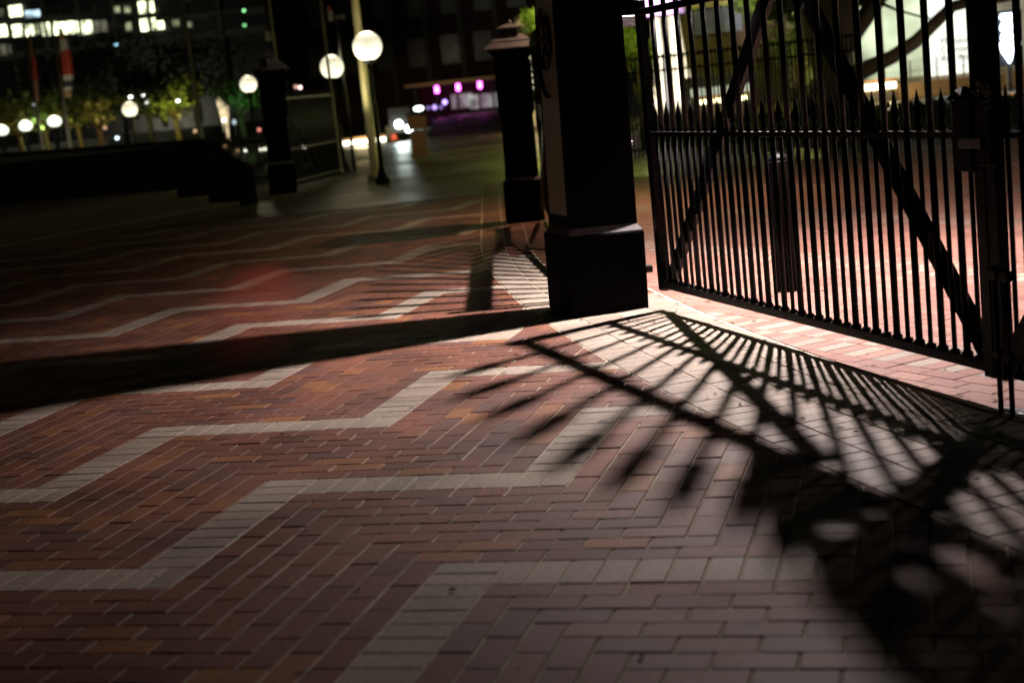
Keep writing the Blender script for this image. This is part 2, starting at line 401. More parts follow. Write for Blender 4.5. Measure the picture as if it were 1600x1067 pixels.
# inner paving behind the gates: straight courses with bands of alternate cream bricks
inner = sheet('inner_paving', [curve_pt(s, .945) for s in np.linspace(0, _len[-1], 60)] + [(14, 1.4), (14, YFAR)], -.0051, M['joint'], 'pink and orange brick paving behind the gates')
inn = Pavers(inner)
EX, EY = .46, -.888; NX, NY = .888, .46
def inner_brick(kind, e0, e1, n0, n1):
    g = .0022; ce, cn = (e0+e1)/2, (n0+n1)/2; cx, cy = EX*ce+NX*cn, EY*ce+NY*cn
    if cy > YFAR-.2 or cy < 3 or cx > .36*cy+1.5: return
    i = int(np.clip((27.0-cy)/.02, 0, len(_ys)-1))
    poly = [(EX*e+NX*n, EY*e+NY*n) for e, n in ((e0+g, n0+g), (e1-g, n0+g), (e1-g, n1-g), (e0+g, n1-g))]
    def f(p):
        j = int(np.clip((27.0-p[1])/.02, 0, len(_ys)-1)); return (p[0]-_xs[j])*abs(_ty[j]) + (0) - .95
    fs = [f(p) for p in poly]
    if max(fs) <= .01: return
    whole = ((cx, cy), (e1-e0-2*g, n1-n0-2*g), math.atan2(EY, EX))
    if min(fs) < 0: poly = clip_poly(poly, f); whole = None
    if poly[0:1] and len(poly) > 2: inn.add(kind, poly, whole)
n = 4.8-16*.1165*0
rows = []
n = 4.35
while n < 20:
    off = (n-5.05) % 2.097
    if n > 4.9 and off < .01 or off > 2.09: rows.append(('band', n)); n += .466
    else: rows.append(('row', n)); n += .1165
    n = round(n, 5)
for q, (kind, n0) in enumerate(rows):
    if kind == 'row':
        e = -26 + (q % 2)*.1165
        while e < 3: inner_brick('pink', e, e+.233, n0, n0+.1165); e += .233
    else:
        e = -26; k = 0
        while e < 3:
            inner_brick('cream' if k % 2 else 'pink', e, e+.1165, n0, n0+.233)
            inner_brick('pink' if k % 2 else 'cream', e, e+.1165, n0+.233, n0+.466)
            e += .1165; k += 1
inn.emit('cream', 'cream_brick', M['cream']); inn.emit('pink', 'pink_brick', M['pink'])

# dark channel between forecourt and plaza, and the plaza beyond
plaza = sheet('plaza', [(-60, YFAR), (60, YFAR), (60, 110), (-60, 110)], -.004, M['plaza'], 'dark damp plaza beyond the brick forecourt')
g0, g1 = ground_at(560, 322), ground_at(788, 291)
drain = MB().bar((-9, YFAR-.06, .0), (5, YFAR-.06, .0), .012, .14).build('drain_channel', M['dark']); tag(drain, 'dark drain channel across the paving behind the further pillar', kind='structure')

# ---------------------------------------------------------------- gate pillars
def ring_pts(c, r, n=28, tilt=0, squash=1.0):
    return [(c[0], c[1]+math.cos(2*math.pi*k/n)*r*squash, c[2]+math.sin(2*math.pi*k/n)*r) for k in range(n+1)]
ang1 = math.atan2(.14, .54)
P1C = Vector((.605, 10.14, 0))
p1 = thing('gate_pillar', 'large black iron gate pillar with chamfered plinth in the middle of the view', 'pillar', P1C, ang1); p1.rotation_euler.y = .026
MB().square([(.264, 0), (.266, .06), (.266, .515), (.259, .53)]).build('plinth', M['pillar'], p1)
MB().square([(.259, .53), (.232, .575)]).build('plinth_cap', M['iron_dusty'], p1)
MB().square([(.234, .575), (.222, 3.0)]).build('shaft', M['pillar'], p1)
MB().square([(.24, 3.0), (.27, 3.06), (.27, 3.12), (.34, 3.2), (.34, 3.24), (.2, 3.42), (.14, 3.5), (.14, 3.56), (.02, 3.66)]).build('capital', M['iron_dusty'], p1)
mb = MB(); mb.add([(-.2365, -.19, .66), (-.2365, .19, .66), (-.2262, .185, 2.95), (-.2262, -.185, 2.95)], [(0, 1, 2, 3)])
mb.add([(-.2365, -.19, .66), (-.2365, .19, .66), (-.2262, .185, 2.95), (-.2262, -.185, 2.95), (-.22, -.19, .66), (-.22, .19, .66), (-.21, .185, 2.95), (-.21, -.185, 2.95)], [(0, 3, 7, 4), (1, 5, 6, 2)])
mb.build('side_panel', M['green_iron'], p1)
mb = MB(); mb.tube([(-.245, math.cos(a)*.13, 1.78+math.sin(a)*.17) for a in np.linspace(0, 2*math.pi, 25)], .012, 8)
mb.tube([(-.25, -.02+math.cos(a)*.16, 1.72+math.sin(a)*.28) for a in np.linspace(-1.6, 1.4, 16)], .014, 8)
for a in (0.4, 1.6, 2.8, 4.0, 5.2): mb.tube([(-.243, 0, 1.78), (-.246, math.cos(a)*.12, 1.78+math.sin(a)*.16)], .008, 6)
mb.build('ring_ornament', M['iron'], p1)
MB().tube([(.262, -.12, .55), (.25, -.12, 1.0), (.245, -.12, 3.0)], .013, 8).build('conduit', M['iron'], p1)
mb = MB(); mb.tube([(.262, -.12, 1.08), (.262, -.12, 1.11)], .02, 8); mb.build('conduit_clip', M['steel'], p1)
mb = MB(); mb.box((.303, .05, .12), (.07, .16, .15), 0, .004); mb.box((.345, .07, .225), (.16, .06, .05), 0, .004); mb.build('lower_hinge', M['iron'], p1)
mb = MB(); mb.box((.30, .06, 1.89), (.26, .06, .075), 0, .006); mb.tube([(.26, .06, 1.78), (.26, .06, 2.06)], .028, 12)
mb.box((.235, .06, 1.98), (.03, .16, .3), 0, .005); mb.build('upper_hinge', M['iron_dusty'], p1)

P2C = Vector((.305, 17.38, 0))
def small_pillar(label, loc, rz, k=1.0, group=None):
    t = thing('gate_pillar', label, 'pillar', loc, rz, group); t.rotation_euler.y = .018; t.scale = (1.1, 1.1, .975)
    MB().square([(.2*k, 0), (.2*k, .47*k), (.192*k, .485*k)]).build('plinth', M['pillar'], t)
    MB().square([(.192*k, .485*k), (.172*k, .52*k)]).build('plinth_cap', M['iron_dusty'], t)
    MB().square([(.17*k, .52*k), (.162*k, 1.22*k), (.182*k, 1.28*k), (.185*k, 1.84*k), (.17*k, 1.86*k), (.17*k, 1.88*k), (.215*k, 1.95*k), (.25*k, 1.985*k)]).build('shaft', M['pillar'], t)
    MB().square([(.275*k, 1.985*k), (.28*k, 2.0*k), (.205*k, 2.07*k)]).build('capital', M['iron_dusty'], t)
    MB().square([(.203*k, 2.072*k), (.205*k, 2.08*k), (.115*k, 2.15*k), (.085*k, 2.155*k), (.075*k, 2.2*k), (.13*k, 2.215*k), (.135*k, 2.23*k), (.05*k, 2.27*k), (.03*k, 2.275*k)]).build('finial_roof', M['iron_dusty'], t)
    MB().lathe([(.012*k, 2.27*k), (.022*k, 2.29*k), (.02*k, 2.305*k), (.004*k, 2.32*k)], n=10).build('finial', M['iron_dusty'], t)
    mb = MB()
    for z in (1.45, 1.6, 1.75): mb.tube([(.185*k+.025*k*math.cos(a), 0, z*k+.045*k*math.sin(a)) for a in np.linspace(-2.2, 2.2, 10)], .014*k, 6)
    mb.build('scroll_bracket', M['iron'], t)
    return t
p2 = small_pillar('smaller black gate pillar with tiered pyramid cap, seen just left of the large pillar', P2C, math.radians(-3))
p3 = small_pillar('distant black gate pillar in front of a globe lamp, beside the dark steps', at(443, 300, 28.3).xy.to_3d(), math.radians(8), 1.16)

# ---------------------------------------------------------------- gates
def spear(mb, x, z, r, L):
    mb.lathe([(r*.8, 0), (r*1.35, .012), (r*.8, .03), (r*.75, .045), (r*1.25, .06), (r*.85, L*.36), (r*1.1, L*.45), (r*.75, L*.68), (.0015, L)], (x, 0, z), 8)
def gate_leaf(label, hinge, latch, group, sp=.0965, shadow_crest=True):
    hinge, latch = Vector((*hinge, 0)), Vector((*latch, 0)); L = (latch-hinge).length
    t = thing('iron_gate', label, 'gate', hinge, math.atan2(latch.y-hinge.y, latch.x-hinge.x), group)
    I = M['iron']
    MB().box((.03, 0, 1.06), (.07, .05, 1.86), 0, .004).build('stile', I, t)
    MB().box((L-.035, 0, 1.06), (.065, .05, 1.86), 0, .004).build('stile', I, t)
    MB().box((L/2, 0, .172), (L-.142, .042, .045), 0, .003).build('bottom_rail', I, t)
    MB().box((L/2, 0, 1.147), (L-.142, .046, .026), 0, .002).build('middle_rail', I, t)
    MB().box((L/2, 0, 1.912), (L-.142, .05, .042), 0, .003).build('top_rail', I, t)
    MB().bar((.10, .034, .21), (1.80, .034, 1.90), .03, .105, (0, 1, 0)).build('brace', I, t)
    MB().bar((L-.12, .034, .21), (L-1.62, .034, 1.90), .03, .105, (0, 1, 0)).build('brace', I, t)
    def tall_mesh(tip):
        mb = MB(); mb.tube([(0, 0, .196), (0, 0, 1.133)], .0165, 10); mb.tube([(0, 0, 1.161), (0, 0, 1.89)], .016, 10)
        mb.tube([(0, 0, 1.934), (0, 0, tip-.2)], .0165, 10); spear(mb, 0, tip-.2, .027, .2)
        mb.lathe([(.026, 0), (.026, .012), (.017, .022)], (0, 0, .195), 10)
        me = mb.mesh('tall_picket'); me.materials.append(I); return me
    mb = MB(); mb.tube([(0, 0, .196), (0, 0, 1.133)], .011, 8); spear(mb, 0, 1.161, .017, .185); mb.lathe([(.024, 0), (.024, .01), (.014, .018)], (0, 0, .195), 8)
    short = mb.mesh('short_picket'); short.materials.append(I)
    if shadow_crest:
        cr_ = MB(); top_fn = lambda x: 2.16+.12*min(1, max(0, x-1.62)/.2)+.66*min(1, max(0, (x-1.84))/.5)
        for q in range(250):              # unseen leaves added for their shadow, a crest over the meeting stiles
            x = 1.62+(L-1.64)*rng.random(); zt_ = top_fn(x); z = 1.95+(zt_-1.95)*rng.random(); a_ = rng.uniform(-.7, .7) if rng.random() < .6 else rng.uniform(-3, 3)
            l_ = rng.uniform(.06, .14); w_ = l_*rng.uniform(.22, .4); ca, sa = math.cos(a_), math.sin(a_); yy = rng.uniform(-.012, .012)
            pts_ = [(-l_, 0), (-l_*.3, w_), (l_*.4, w_*.8), (l_, 0), (l_*.4, -w_*.8), (-l_*.3, -w_)]
            P = [(x+u_*ca-v_*sa, yy+d_, z+u_*sa+v_*ca) for d_ in (-.003, .003) for u_, v_ in pts_]
            cr_.add(P, [(0, 1, 2, 3, 4, 5), (11, 10, 9, 8, 7, 6)]+[(k, 6+k, 6+(k+1) % 6, (k+1) % 6) for k in range(6)])
        for z_, x_ in ((2.06, 1.7), (2.36, 2.05)): cr_.tube([(x_, 0, z_), (L, 0, z_+.02)], .012, 6)
        o = cr_.build('shadow_leaves', I, t); o['kind'] = 'stuff'
    n = int((L-.16)/sp); x0 = (L-(n-1)*sp)/2
    for i in range(n):
        o = bpy.data.objects.new('short_picket' if i % 2 == 0 else 'tall_picket', short if i % 2 == 0 else tall_mesh(float(np.interp(x0+i*sp, [0, .35, 1.0, 1.25, 1.7, 4.2], [2.3, 2.42, 2.44, 2.38, 2.27, 2.27]))))
        COL.objects.link(o); o.parent = t; o.location = (x0+i*sp, 0, 0); o.rotation_euler.z = random.random()*3
    return t
GU0 = Vector((.90, 10.22)); GDIR = (Vector((2.03, 6.17))-GU0).normalized()
def gp(s): return GU0 + GDIR*s
g1_ = gate_leaf('tall black picket gate leaf hinged on the large pillar, spear tips along its middle rail', gp(.43), gp(4.165), 'carriage gate leaves')
g2_ = copy_tree(g1_); far = gp(7.91)
g2_.location = (far.x, far.y, 0); g2_.rotation_euler.z = g1_.rotation_euler.z + math.pi
g2_['label'] = 'second picket gate leaf cut off by the right edge of the picture'
def side_gate(label, hinge, latch):
    hinge, latch = Vector((*hinge, 0)), Vector((*latch, 0)); L = (latch-hinge).length; I = M['iron']
    t = thing('iron_gate', label, 'gate', hinge, math.atan2(latch.y-hinge.y, latch.x-hinge.x))
    for x in (.03, L/2, L-.03): MB().box((x, 0, .78), (.06, .05, 1.32), 0, .004).build('stile', I, t)
    for x0, x1 in ((.061, L/2-.031), (L/2+.031, L-.061)):
        MB().box(((x0+x1)/2, 0, .142), (x1-x0, .042, .045), 0, .003).build('bottom_rail', I, t)
        MB().box(((x0+x1)/2, 0, 1.24), (x1-x0, .046, .17), 0, .004).build('lock_rail', I, t)
    MB().bar((1.0, .036, .17), (5.6, .036, 1.16), .03, .10, (0, 1, 0)).build('brace', I, t)
    MB().bar((L-.15, .066, .17), (2.1, .066, 1.16), .03, .10, (0, 1, 0)).build('brace', I, t)
    pm = MB().tube([(0, 0, .165), (0, 0, 1.154)], .027, 10); pm.tube([(0, 0, 1.326), (0, 0, 1.88)], .025, 10); spear(pm, 0, 1.88, .026, .17)
    me = pm.mesh('picket'); me.materials.append(I); n = int((L-.16)/.215)
    for k in range(n):
        o = bpy.data.objects.new('picket', me); COL.objects.link(o); o.parent = t; o.location = (.12+k*.215, 0, 0)
    return t
side_gate('long closed picket gate with crossed braces, seen edge on between the two pillars', (.50, 10.52), (.55, 17.05))
# latch cover, chain and drop bolts of the carriage gates
lc = gp(4.15); la = math.atan2(GDIR.y, GDIR.x)
t = thing('gate_latch', 'dark latch boxes with pointed tops where the carriage gate leaves meet', 'latch', (lc.x, lc.y, 0), la)
mb = MB(); mb.box((-.07, -.045, 1.15), (.12, .035, .30), 0, .006); mb.square([(.055, 0), (.01, .05)], (-.07, -.045, 1.30)); mb.build('cover', M['iron'], t)
mb = MB(); mb.box((.075, -.045, 1.16), (.10, .035, .27), 0, .006); mb.build('cover', M['iron'], t)
MB().box((.0, -.07, 1.12), (.16, .012, .04), 0, .003).build('bolt', M['steel'], t)
t = thing('chain', 'steel chain wound round the meeting stiles above the latch', 'chain', (lc.x, lc.y, 0), la)
cm = None
for q, (cx, cy, cz) in enumerate([(.04, -.05, 1.345), (.06, -.055, 1.36), (.085, -.05, 1.352), (.10, -.055, 1.335), (.112, -.05, 1.315), (.118, -.055, 1.29), (.08, -.062, 1.335), (.055, -.06, 1.325), (.118, -.058, 1.265), (.02, -.05, 1.33)]):
    if cm is None:
        mb = MB(); mb.tube([(math.cos(a)*.009, 0, math.sin(a)*.017) for a in np.linspace(0, 2*math.pi, 15)], .0036, 6); cm = mb.mesh('link'); cm.materials.append(M['steel'])
    o = bpy.data.objects.new('link', cm); COL.objects.link(o); o.parent = t; o.location = (cx, cy, cz); o.rotation_euler = (q*.9, q*1.3, q*.7)
for s_, lab in ((4.235, 'thin drop bolt rod into the paving, nearer the large pillar'), (4.315, 'thin drop bolt rod into the paving, the right one of the pair')):
    q = gp(s_)
    tg = thing('drop_bolt', lab, 'bolt', (q.x, q.y, 0), la, 'drop bolts of the carriage gates')
    MB().tube([(0, -.045, -.02), (0, -.045, .62)], .0115, 10).build('rod', M['iron'], tg)
    MB().box((0, -.042, .58), (.05, .04, .04), 0, .003).build('guide', M['iron'], tg); MB().box((0, -.042, .25), (.05, .04, .03), 0, .003).build('guide', M['iron'], tg)
    tg = tag(MB().lathe([(.03, 0), (.03, .004), (.017, .006)], n=16).build('floor_socket', M['steel'], None, (q.x+.01, q.y-.0, .0), la), 'round steel socket in the paving under the ' + ('left' if s_ < 4.3 else 'right') + ' drop bolt', 'socket')

# bollard behind the gate
b = thing('bollard', 'plain black bollard standing behind the carriage gate', 'bollard', (1.89, 10.14, 0))
MB().lathe([(.088, 0), (.088, .03), (.078, .045), (.076, .84), (.08, .85), (.08, .868)], n=24).build('post', M['iron'], b)
MB().lathe([(.079, .868), (.074, .885), (.055, .905), (.02, .918), (.004, .92)], n=24).build('cap', M['iron'], b)

# lamps over the two pillars: the light that throws the gate shadows
def bracket_lamp(label, pillar_c, pos, power, top, col=(1, .845, .82)):
    t = thing('bracket_lamp', label, 'lamp', (pos.x, pos.y, pos.z), 0, 'bracket lamps over the gate pillars')
    d = Vector((pillar_c.x-pos.x, pillar_c.y-pos.y, 0)); L = d.length-.1; d.normalize()
    pts = [(d.x*L*k, d.y*L*k, .13+.28*math.sin(min(1, k*1.25)*math.pi)*.6 - (pos.z-top)*k*k) for k in np.linspace(0, 1, 12)]
    MB().tube([(0, 0, .06)]+pts, .018, 10).build('arm', M['iron'], t)
    MB().lathe([(.10, .035), (.11, .05), (.07, .10), (.03, .13)], n=20).build('housing', M['iron'], t)
    MB().lathe([(.045, .025), (.06, .034)], n=20).build('lens', glow('lamp_lens', (1, .86, .82), 12), t)
    lamp('gate_lamp_light', 'SPOT', (pos.x, pos.y, pos.z), power, col, .042, t, (pos.x, pos.y-.25, 0), 141, 1.0)
    return t
bracket_lamp('bracket lamp high beside the large pillar, lighting the gate', P1C, GATE_LAMP, GATE_LAMP_W, 3.2)
# the further one stands on its own slender post attached to the smaller pillar
bracket_lamp('bracket lamp high beside the smaller pillar', P2C, SIDE_LAMP, SIDE_LAMP_W, 2.7, (1, .66, .42))

# ---------------------------------------------------------------- dark steps and terrace on the left
A, B = Vector((-4.15, 24.6)), Vector((-6.72, 20.35))
sd = (B-A).normalized(); nb = Vector((sd.y, -sd.x))
if nb.x > 0: nb = -nb
st = thing('steps', 'three low dark stone steps on the left, in shade', 'steps', (A.x, A.y, 0))
for k in range(3):
    a0 = A - sd*(.0) + nb*(.42*k) + sd*(-.25*k*0); a1 = B + sd*7
    a0 = a0 + sd*(.25*k)
    back = nb*3.2
    P = [a0, a1, a1+back, a0+back]
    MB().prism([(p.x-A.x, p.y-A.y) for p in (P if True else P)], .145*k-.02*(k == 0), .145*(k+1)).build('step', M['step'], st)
ter = MB()
z1, z2 = 1.12, .62
F0 = at(395, 258, 26.0); F1 = at(328, 224, 26.0)
fx0, fx1 = F0.x, F1.x
V = [(fx0, 26.0, 0), (-12.3, 38.2, 0), (-30, 38.2, 0), (-30, 26.6, 0), (fx1, 26.0, z1), (-12.3, 38.2, z1), (-30, 38.2, z1), (-30, 26.6, z1), (fx0, 26.0, z2)]
ter.add(V, [(0, 8, 4, 7, 3), (0, 1, 5, 4, 8), (1, 2, 6, 5), (2, 3, 7, 6), (4, 5, 6, 7), (0, 3, 2, 1)])
tw = thing('terrace_wall', 'black raised terrace wall with a sloping end behind the steps', 'wall')
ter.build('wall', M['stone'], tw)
cp = MB(); cp.bar((fx1+.02, 26.0, z1+.03), (-12.3, 38.2, z1+.03), .06, .3); cp.build('coping', M['stone'], tw)

nm = mat('pale_step_nosing', (.3, .24, .17), .8)  # strip paler than the step stone
for k in range(3):
    a0 = nb*(.42*k)+sd*(.25*k)-nb*.004; a1 = (B-A)+sd*7+nb*(.42*k)-nb*.004
    MB().bar((a0.x, a0.y, .145*(k+1)-.012), (a1.x, a1.y, .145*(k+1)-.012), .03, .012).build('nosing', nm, st)
# gate leaf standing open beside the distant pillar
q3a, q3b = at(462, 300, 28.6), at(532, 285, 31.5)
og = thing('iron_gate', 'open dark gate leaf beyond the distant pillar', 'gate', (q3a.x, q3a.y, 0), math.atan2(q3b.y-q3a.y, q3b.x-q3a.x))
Lg = math.hypot(q3b.x-q3a.x, q3b.y-q3a.y)
mb = MB()
for z in (.18, .78, 1.72): mb.box((Lg/2, 0, z), (Lg, .04, .035))
mb.build('rails', M['iron'], og)
MB().bar((.05, .03, 1.66), (Lg*.6, .03, .25), .07, .02, (0, 1, 0)).build('brace', M['iron'], og)
pm = MB().tube([(0, 0, .1), (0, 0, 1.85)], .02, 8).mesh('picket'); pm.materials.append(M['iron'])
for k in range(22):
    o = bpy.data.objects.new('picket', pm); COL.objects.link(o); o.parent = og; o.location = (Lg*k/21, 0, 0)

# ---------------------------------------------------------------- globe lamps
M['globe'] = globe_glow('globe_glass', (1, .93, .66), .5, 1.9)
M['globe_white'] = glow('white_globe_glass', (.95, 1, .86), 1.8)
def globe_lamp(label, px, py, Y, r, power, mt='globe', flat=1.0, sx=0):
    c = at(px, py, Y)
    t = thing('globe_lamp', label, 'street lamp', (c.x, c.y, 0), 0, 'globe lamps across the plaza')
    z = c.z; R = r
    MB().lathe([(.14, 0), (.14, .08), (.09, .16), (.055, .3), (.045, .6), (.038, z-r*1.15)], n=14).build('post', M['iron'], t)
    MB().lathe([(.05, z-r*1.2), (.12, z-r*1.05), (.13, z-r*.94)], n=16).build('lamp_collar', M['iron'], t)
    prof = [(R*math.sin(a), z-R*flat*math.cos(a)) for a in np.linspace(.45, math.pi-.02, 16)]
    MB().lathe(prof, n=28).build('globe', M[mt], t)
    if power: lamp('globe_light', 'POINT', (c.x, c.y-.0, z+R+.02), power*.5, (1, .85, .55), .2, t)
    return t
globe_lamp('largest globe lamp, glowing cream in front of the tall yellow pole', 574, 73, 28.0, .265, 130)
globe_lamp('second largest globe lamp, crossed by a thin flagpole', 518.5, 105, 34.4, .262, 60)
globe_lamp('globe lamp half hidden by the distant black pillar', 388, 132, 42, .23, 30)
globe_lamp('globe lamp among trees with a darker top half', 203, 171, 55, .27, 40)
for px, py, Y, lab in ((85, 190, 61, 'bright round globe lamp at the left, right one of the three'), (40, 197, 63, 'bright round globe lamp at the left, middle one of the three'), (3, 204, 65, 'bright round globe lamp cut by the left edge')):
    globe_lamp(lab, px, py, Y, .27, 60, 'globe_white', .8)

# ---------------------------------------------------------------- flagpoles and banners
def flagpole(label, top, bottom, Y, r, material, zt=None):
    a = at(*bottom, Y); b_ = at(*top, Y); t = thing('flagpole', label, 'flagpole', (a.x, a.y, 0))
    zt = zt or b_.z
    MB().lathe([(r*1.8, 0), (r*1.8, .12), (r, .16), (r*.8, zt)], n=12).build('pole', material, t)
    MB().lathe([(.02, zt), (r*1.5, zt+r), (.01, zt+2.4*r)], n=12).build('finial', material, t)
    return t
lamp('pole_fill_spot', 'SPOT', (-2.9, 27.4, .15), 1300, (1, .95, .62), .1, None, (-2.25, 29.2, 3.0), 50)  # spot without a fixture, added to brighten the yellow pole
fp = flagpole('tall yellow lit pole behind the largest globe lamp', (557, 0), (588, 285), 29.3, .085, M['pole_yellow'], 7.5)
flagpole('thin pole in front of the second largest globe lamp', (516, 0), (533, 270), 33.0, .035, M['pole_white'], 8)
flagpole('thin flagpole rising behind the distant black pillar', (424, 0), (431, 95), 40, .05, M['pole_white'], 9)
flagpole('pale bare flagpole standing above the terrace wall', (297, 0), (316, 222), 60, .085, M['pole_white'], 11)
f1 = flagpole('slender leaning flagpole nearest the left edge', (44, 45), (68, 245), 60, .075, M['pole_white'])
f2 = flagpole('flagpole carrying the red and white banner', (95, 38), (112, 245), 60, .075, M['pole_white'])
def banner(label, xs, Y, segs, w):
    """hanging cloth: segs = (px, top py, bottom py, width px, material)"""
    t = thing('banner', label, 'banner', at(segs[0][0], segs[-1][2], Y))
    o0 = t.location
    for i, (px, y0, y1, wd, mt) in enumerate(segs):
        a = at(px, y0, Y-.12); b_ = at(px+(y1-y0)*.1, y1, Y-.12); h = wd/CAM_F*Y
        mb = MB(); n = 6; P = []
        for z, xx, hw in ((a.z, a.x, h*(.75 if i == 0 else 1)), (b_.z, b_.x, h)):
            for side in (0, .03):
                for k in range(n+1): P.append((xx+hw*k/n-o0.x, Y-.12+side+.06*math.sin(k*1.9)-o0.y, z-o0.z))
        F = []
        for k in range(n):
            F += [(k, k+1, 2*(n+1)+k+1, 2*(n+1)+k), ((n+1)+k+1, (n+1)+k, 3*(n+1)+k, 3*(n+1)+k+1)]
        mb.add(P, F, True); mb.build('cloth_panel', M[mt], t)
    return t
banner('drooping banner in orange, white, red and tan on the left', 0, 60, [(92, 45, 62, 8, 'cloth_orange'), (93, 62, 80, 13, 'cloth_white'), (95, 80, 118, 16, 'cloth_red'), (99, 118, 127, 15, 'cloth_white'), (99.5, 127, 137, 14, 'dark'), (100, 137, 142, 13, 'cloth_white'), (100, 142, 153, 12, 'cloth_tan')], 1)
banner('narrow furled brown flag nearest the left edge', 0, 60, [(44, 50, 90, 6, 'cloth_tan'), (49, 90, 125, 8, 'cloth_red'), (52, 125, 160, 8, 'cloth_tan')], 1)
banner('small orange and white furled flag above the second largest globe', 0, 33, [(511, 10, 18, 7, 'cloth_orange'), (512, 18, 34, 8, 'cloth_white')], 1)
banner('tiny white furled flag beside the pole of the distant pillar', 0, 40, [(414, 50, 65, 10, 'cloth_white')], 1)

# ---------------------------------------------------------------- office building, upper left
YO = 250
ob = thing('office_building', 'large dark office block with rows of lit square windows, upper left', 'building')
x_l, x_r = at(-60, 40, YO).x, at(418, 40, YO).x
MB().box(((x_l+x_r)/2, YO+10, 16), (x_r-x_l, 19, 32), 0, 0).build('wall', M['office_dark'], ob)
zr = [at(120, 100-20-k*31.0, YO).z for k in range(6)]
for k in range(6):
    zz = at(120, 76-k*29.8, YO).z
    MB().box(((x_l+x_r)/2, YO+.2, zz), (x_r-x_l, .8, 1.15), 0, 0).build('spandrel', M['office'], ob)
M['win_hi'] = glow('bright_office_window', (.93, 1, .62), 3.2, .9)
M['win_mid'] = glow('half_lit_office_window', (.8, .9, .5), .55, 1.2)
M['win_blue'] = glow('bluish_office_window', (.6, .85, 1), 1.6, 1.0)
M['win_dim'] = glow('dim_office_window', (.75, .75, .5), .12, 1.0)
wins = [(-2, 6, 15, 27, 'win_dim'), (10, 34, 10, 26, 'win_hi'), (39, 62, 17, 27, 'win_blue'), (178, 187, 11, 20, 'win_mid'), (195, 203, 10, 20, 'win_mid'), (217, 240, 3, 20, 'win_hi'),
        (-4, 11, 40, 57, 'win_hi'), (14, 36, 40, 57, 'win_hi'), (40, 53, 40, 56, 'win_hi'), (55, 64, 38, 53, 'win_mid'), (67, 90, 36, 55, 'win_hi'), (93, 117, 35, 53, 'win_hi'), (119, 144, 34, 53, 'win_hi'),
        (147, 167, 33, 50, 'win_dim'), (197, 205, 36, 48, 'win_mid'), (220, 243, 30, 48, 'win_hi'), (246, 256, 34, 46, 'win_hi'), (270, 280, 32, 41, 'win_mid'), (293, 300, 35, 43, 'win_mid'), (0, 10, 70, 86, 'win_dim'), (14, 20, 70, 84, 'win_dim'),
        (66, 90, 7, 24, None), (94, 117, 5, 22, None), (121, 144, 3, 20, None), (150, 170, 1, 17, None), (262, 284, -2, 14, None), (300, 322, -5, 11, None), (330, 352, 24, 41, None), (357, 378, 22, 38, None)]
for x0, x1, y0, y1, mt in wins:
    a, b_ = at(x0, y1, YO-.3), at(x1, y0, YO-.3); zmid = (a.z+b_.z)/2; hh = (y1-y0)/CAM_F*YO; cx = (a.x+b_.x)/2
    fr = MB(); wd = (x1-x0)/CAM_F*YO
    for sx in (-1, 1): fr.box((cx+sx*(wd/2+.07), YO-.32, zmid), (.14, .2, hh+.28))
    for sz in (-1, 1): fr.box((cx, YO-.32, zmid+sz*(hh/2+.07)), (wd, .2, .14))
    fr.box((cx, YO-.34, zmid), (.1, .12, hh))
    w_ = fr.build('window', M['dark'], ob)
    pn = MB().box((cx, YO-.27, zmid), (wd-.02, .06, hh-.02)).build('pane', M[mt] if mt else M['office_dark'], w_)
for x in range(-40, 400, 55):
    a = at(x, 40, YO-.55); MB().box((a.x, YO-.5, 16), (.5, .5, 31)).build('pier', M['office'], ob)

lamp('office_fill_spot', 'SPOT', (-60, 205, 1.0), 7000, (1, .95, .7), .5, None, (-60, 250, 14), 95)  # added spot that lifts the office front out of black
# ---------------------------------------------------------------- dark brown block behind, with the awning
YB = 108
bl = thing('brown_building', 'very dark brown masonry block behind the awning, almost unlit', 'building')
xa, xb = at(440, 100, YB).x, at(868, 100, YB).x
MB().box(((xa+xb)/2, YB+6, 9), (xb-xa, 12, 18)).build('wall', M['brown'], bl)
for i in range(7):
    for j in range(2):
        c = at(500+i*52, 118-j*62, YB); MB().box((c.x, YB-.03, 4.4+j*3.4), (1.3, .1, 2.0)).build('window', M['office_dark'], bl)
for k in range(5):
    c = at(560+k*55, 100, YB); MB().box((c.x, YB-.1, 8), (.35, .25, 15.8)).build('downpipe', M['dark'], bl)
YA = 96
aw = thing('awning_pavilion', 'low pavilion with a pale flat awning and magenta lights below it', 'pavilion')
a0, a1 = at(632, 134, YA), at(775, 123, YA)
za = (a0.z+a1.z)/2
MB().box(((a0.x+a1.x)/2, YA+1.6, za), (a1.x-a0.x, 3.6, .2)).build('awning', M['cloth_tan'], aw)
MB().box(((a0.x+a1.x)/2+.3, YA+3.3, za/2), (a1.x-a0.x-.8, .2, za-.2)).build('back_wall', M['brown'], aw)
M['magenta'] = glow('magenta_light', (1, .12, .85), 9)
M['dimwin'] = glow('pavilion_window', (.5, .6, .5), .35, 2.5)
for px in (650, 683, 716, 750, 772):
    c = at(px, 160, YA); MB().box((c.x, YA+.1, za/2), (.14, .14, za-.2)).build('column', M['dark'], aw)
for px, py in ((683, 145), (716, 140), (750, 136)):
    c = at(px, py, YA-.2)
    tt = MB().box((c.x, YA-.05, za-.38), (.24, .12, .42), 0, .02).build('magenta_lamp', M['magenta'], aw)
    lamp('magenta_lamp_light', 'POINT', (c.x, YA+.9, za-.4), 7, (1, .1, .9), .1)
lamp('awning_fill_spot', 'SPOT', ((a0.x+a1.x)/2, YA-4, 4.6), 200, (1, .8, .55), .2, None, ((a0.x+a1.x)/2, YA, za), 80)  # extra spot, added so the awning roof shows
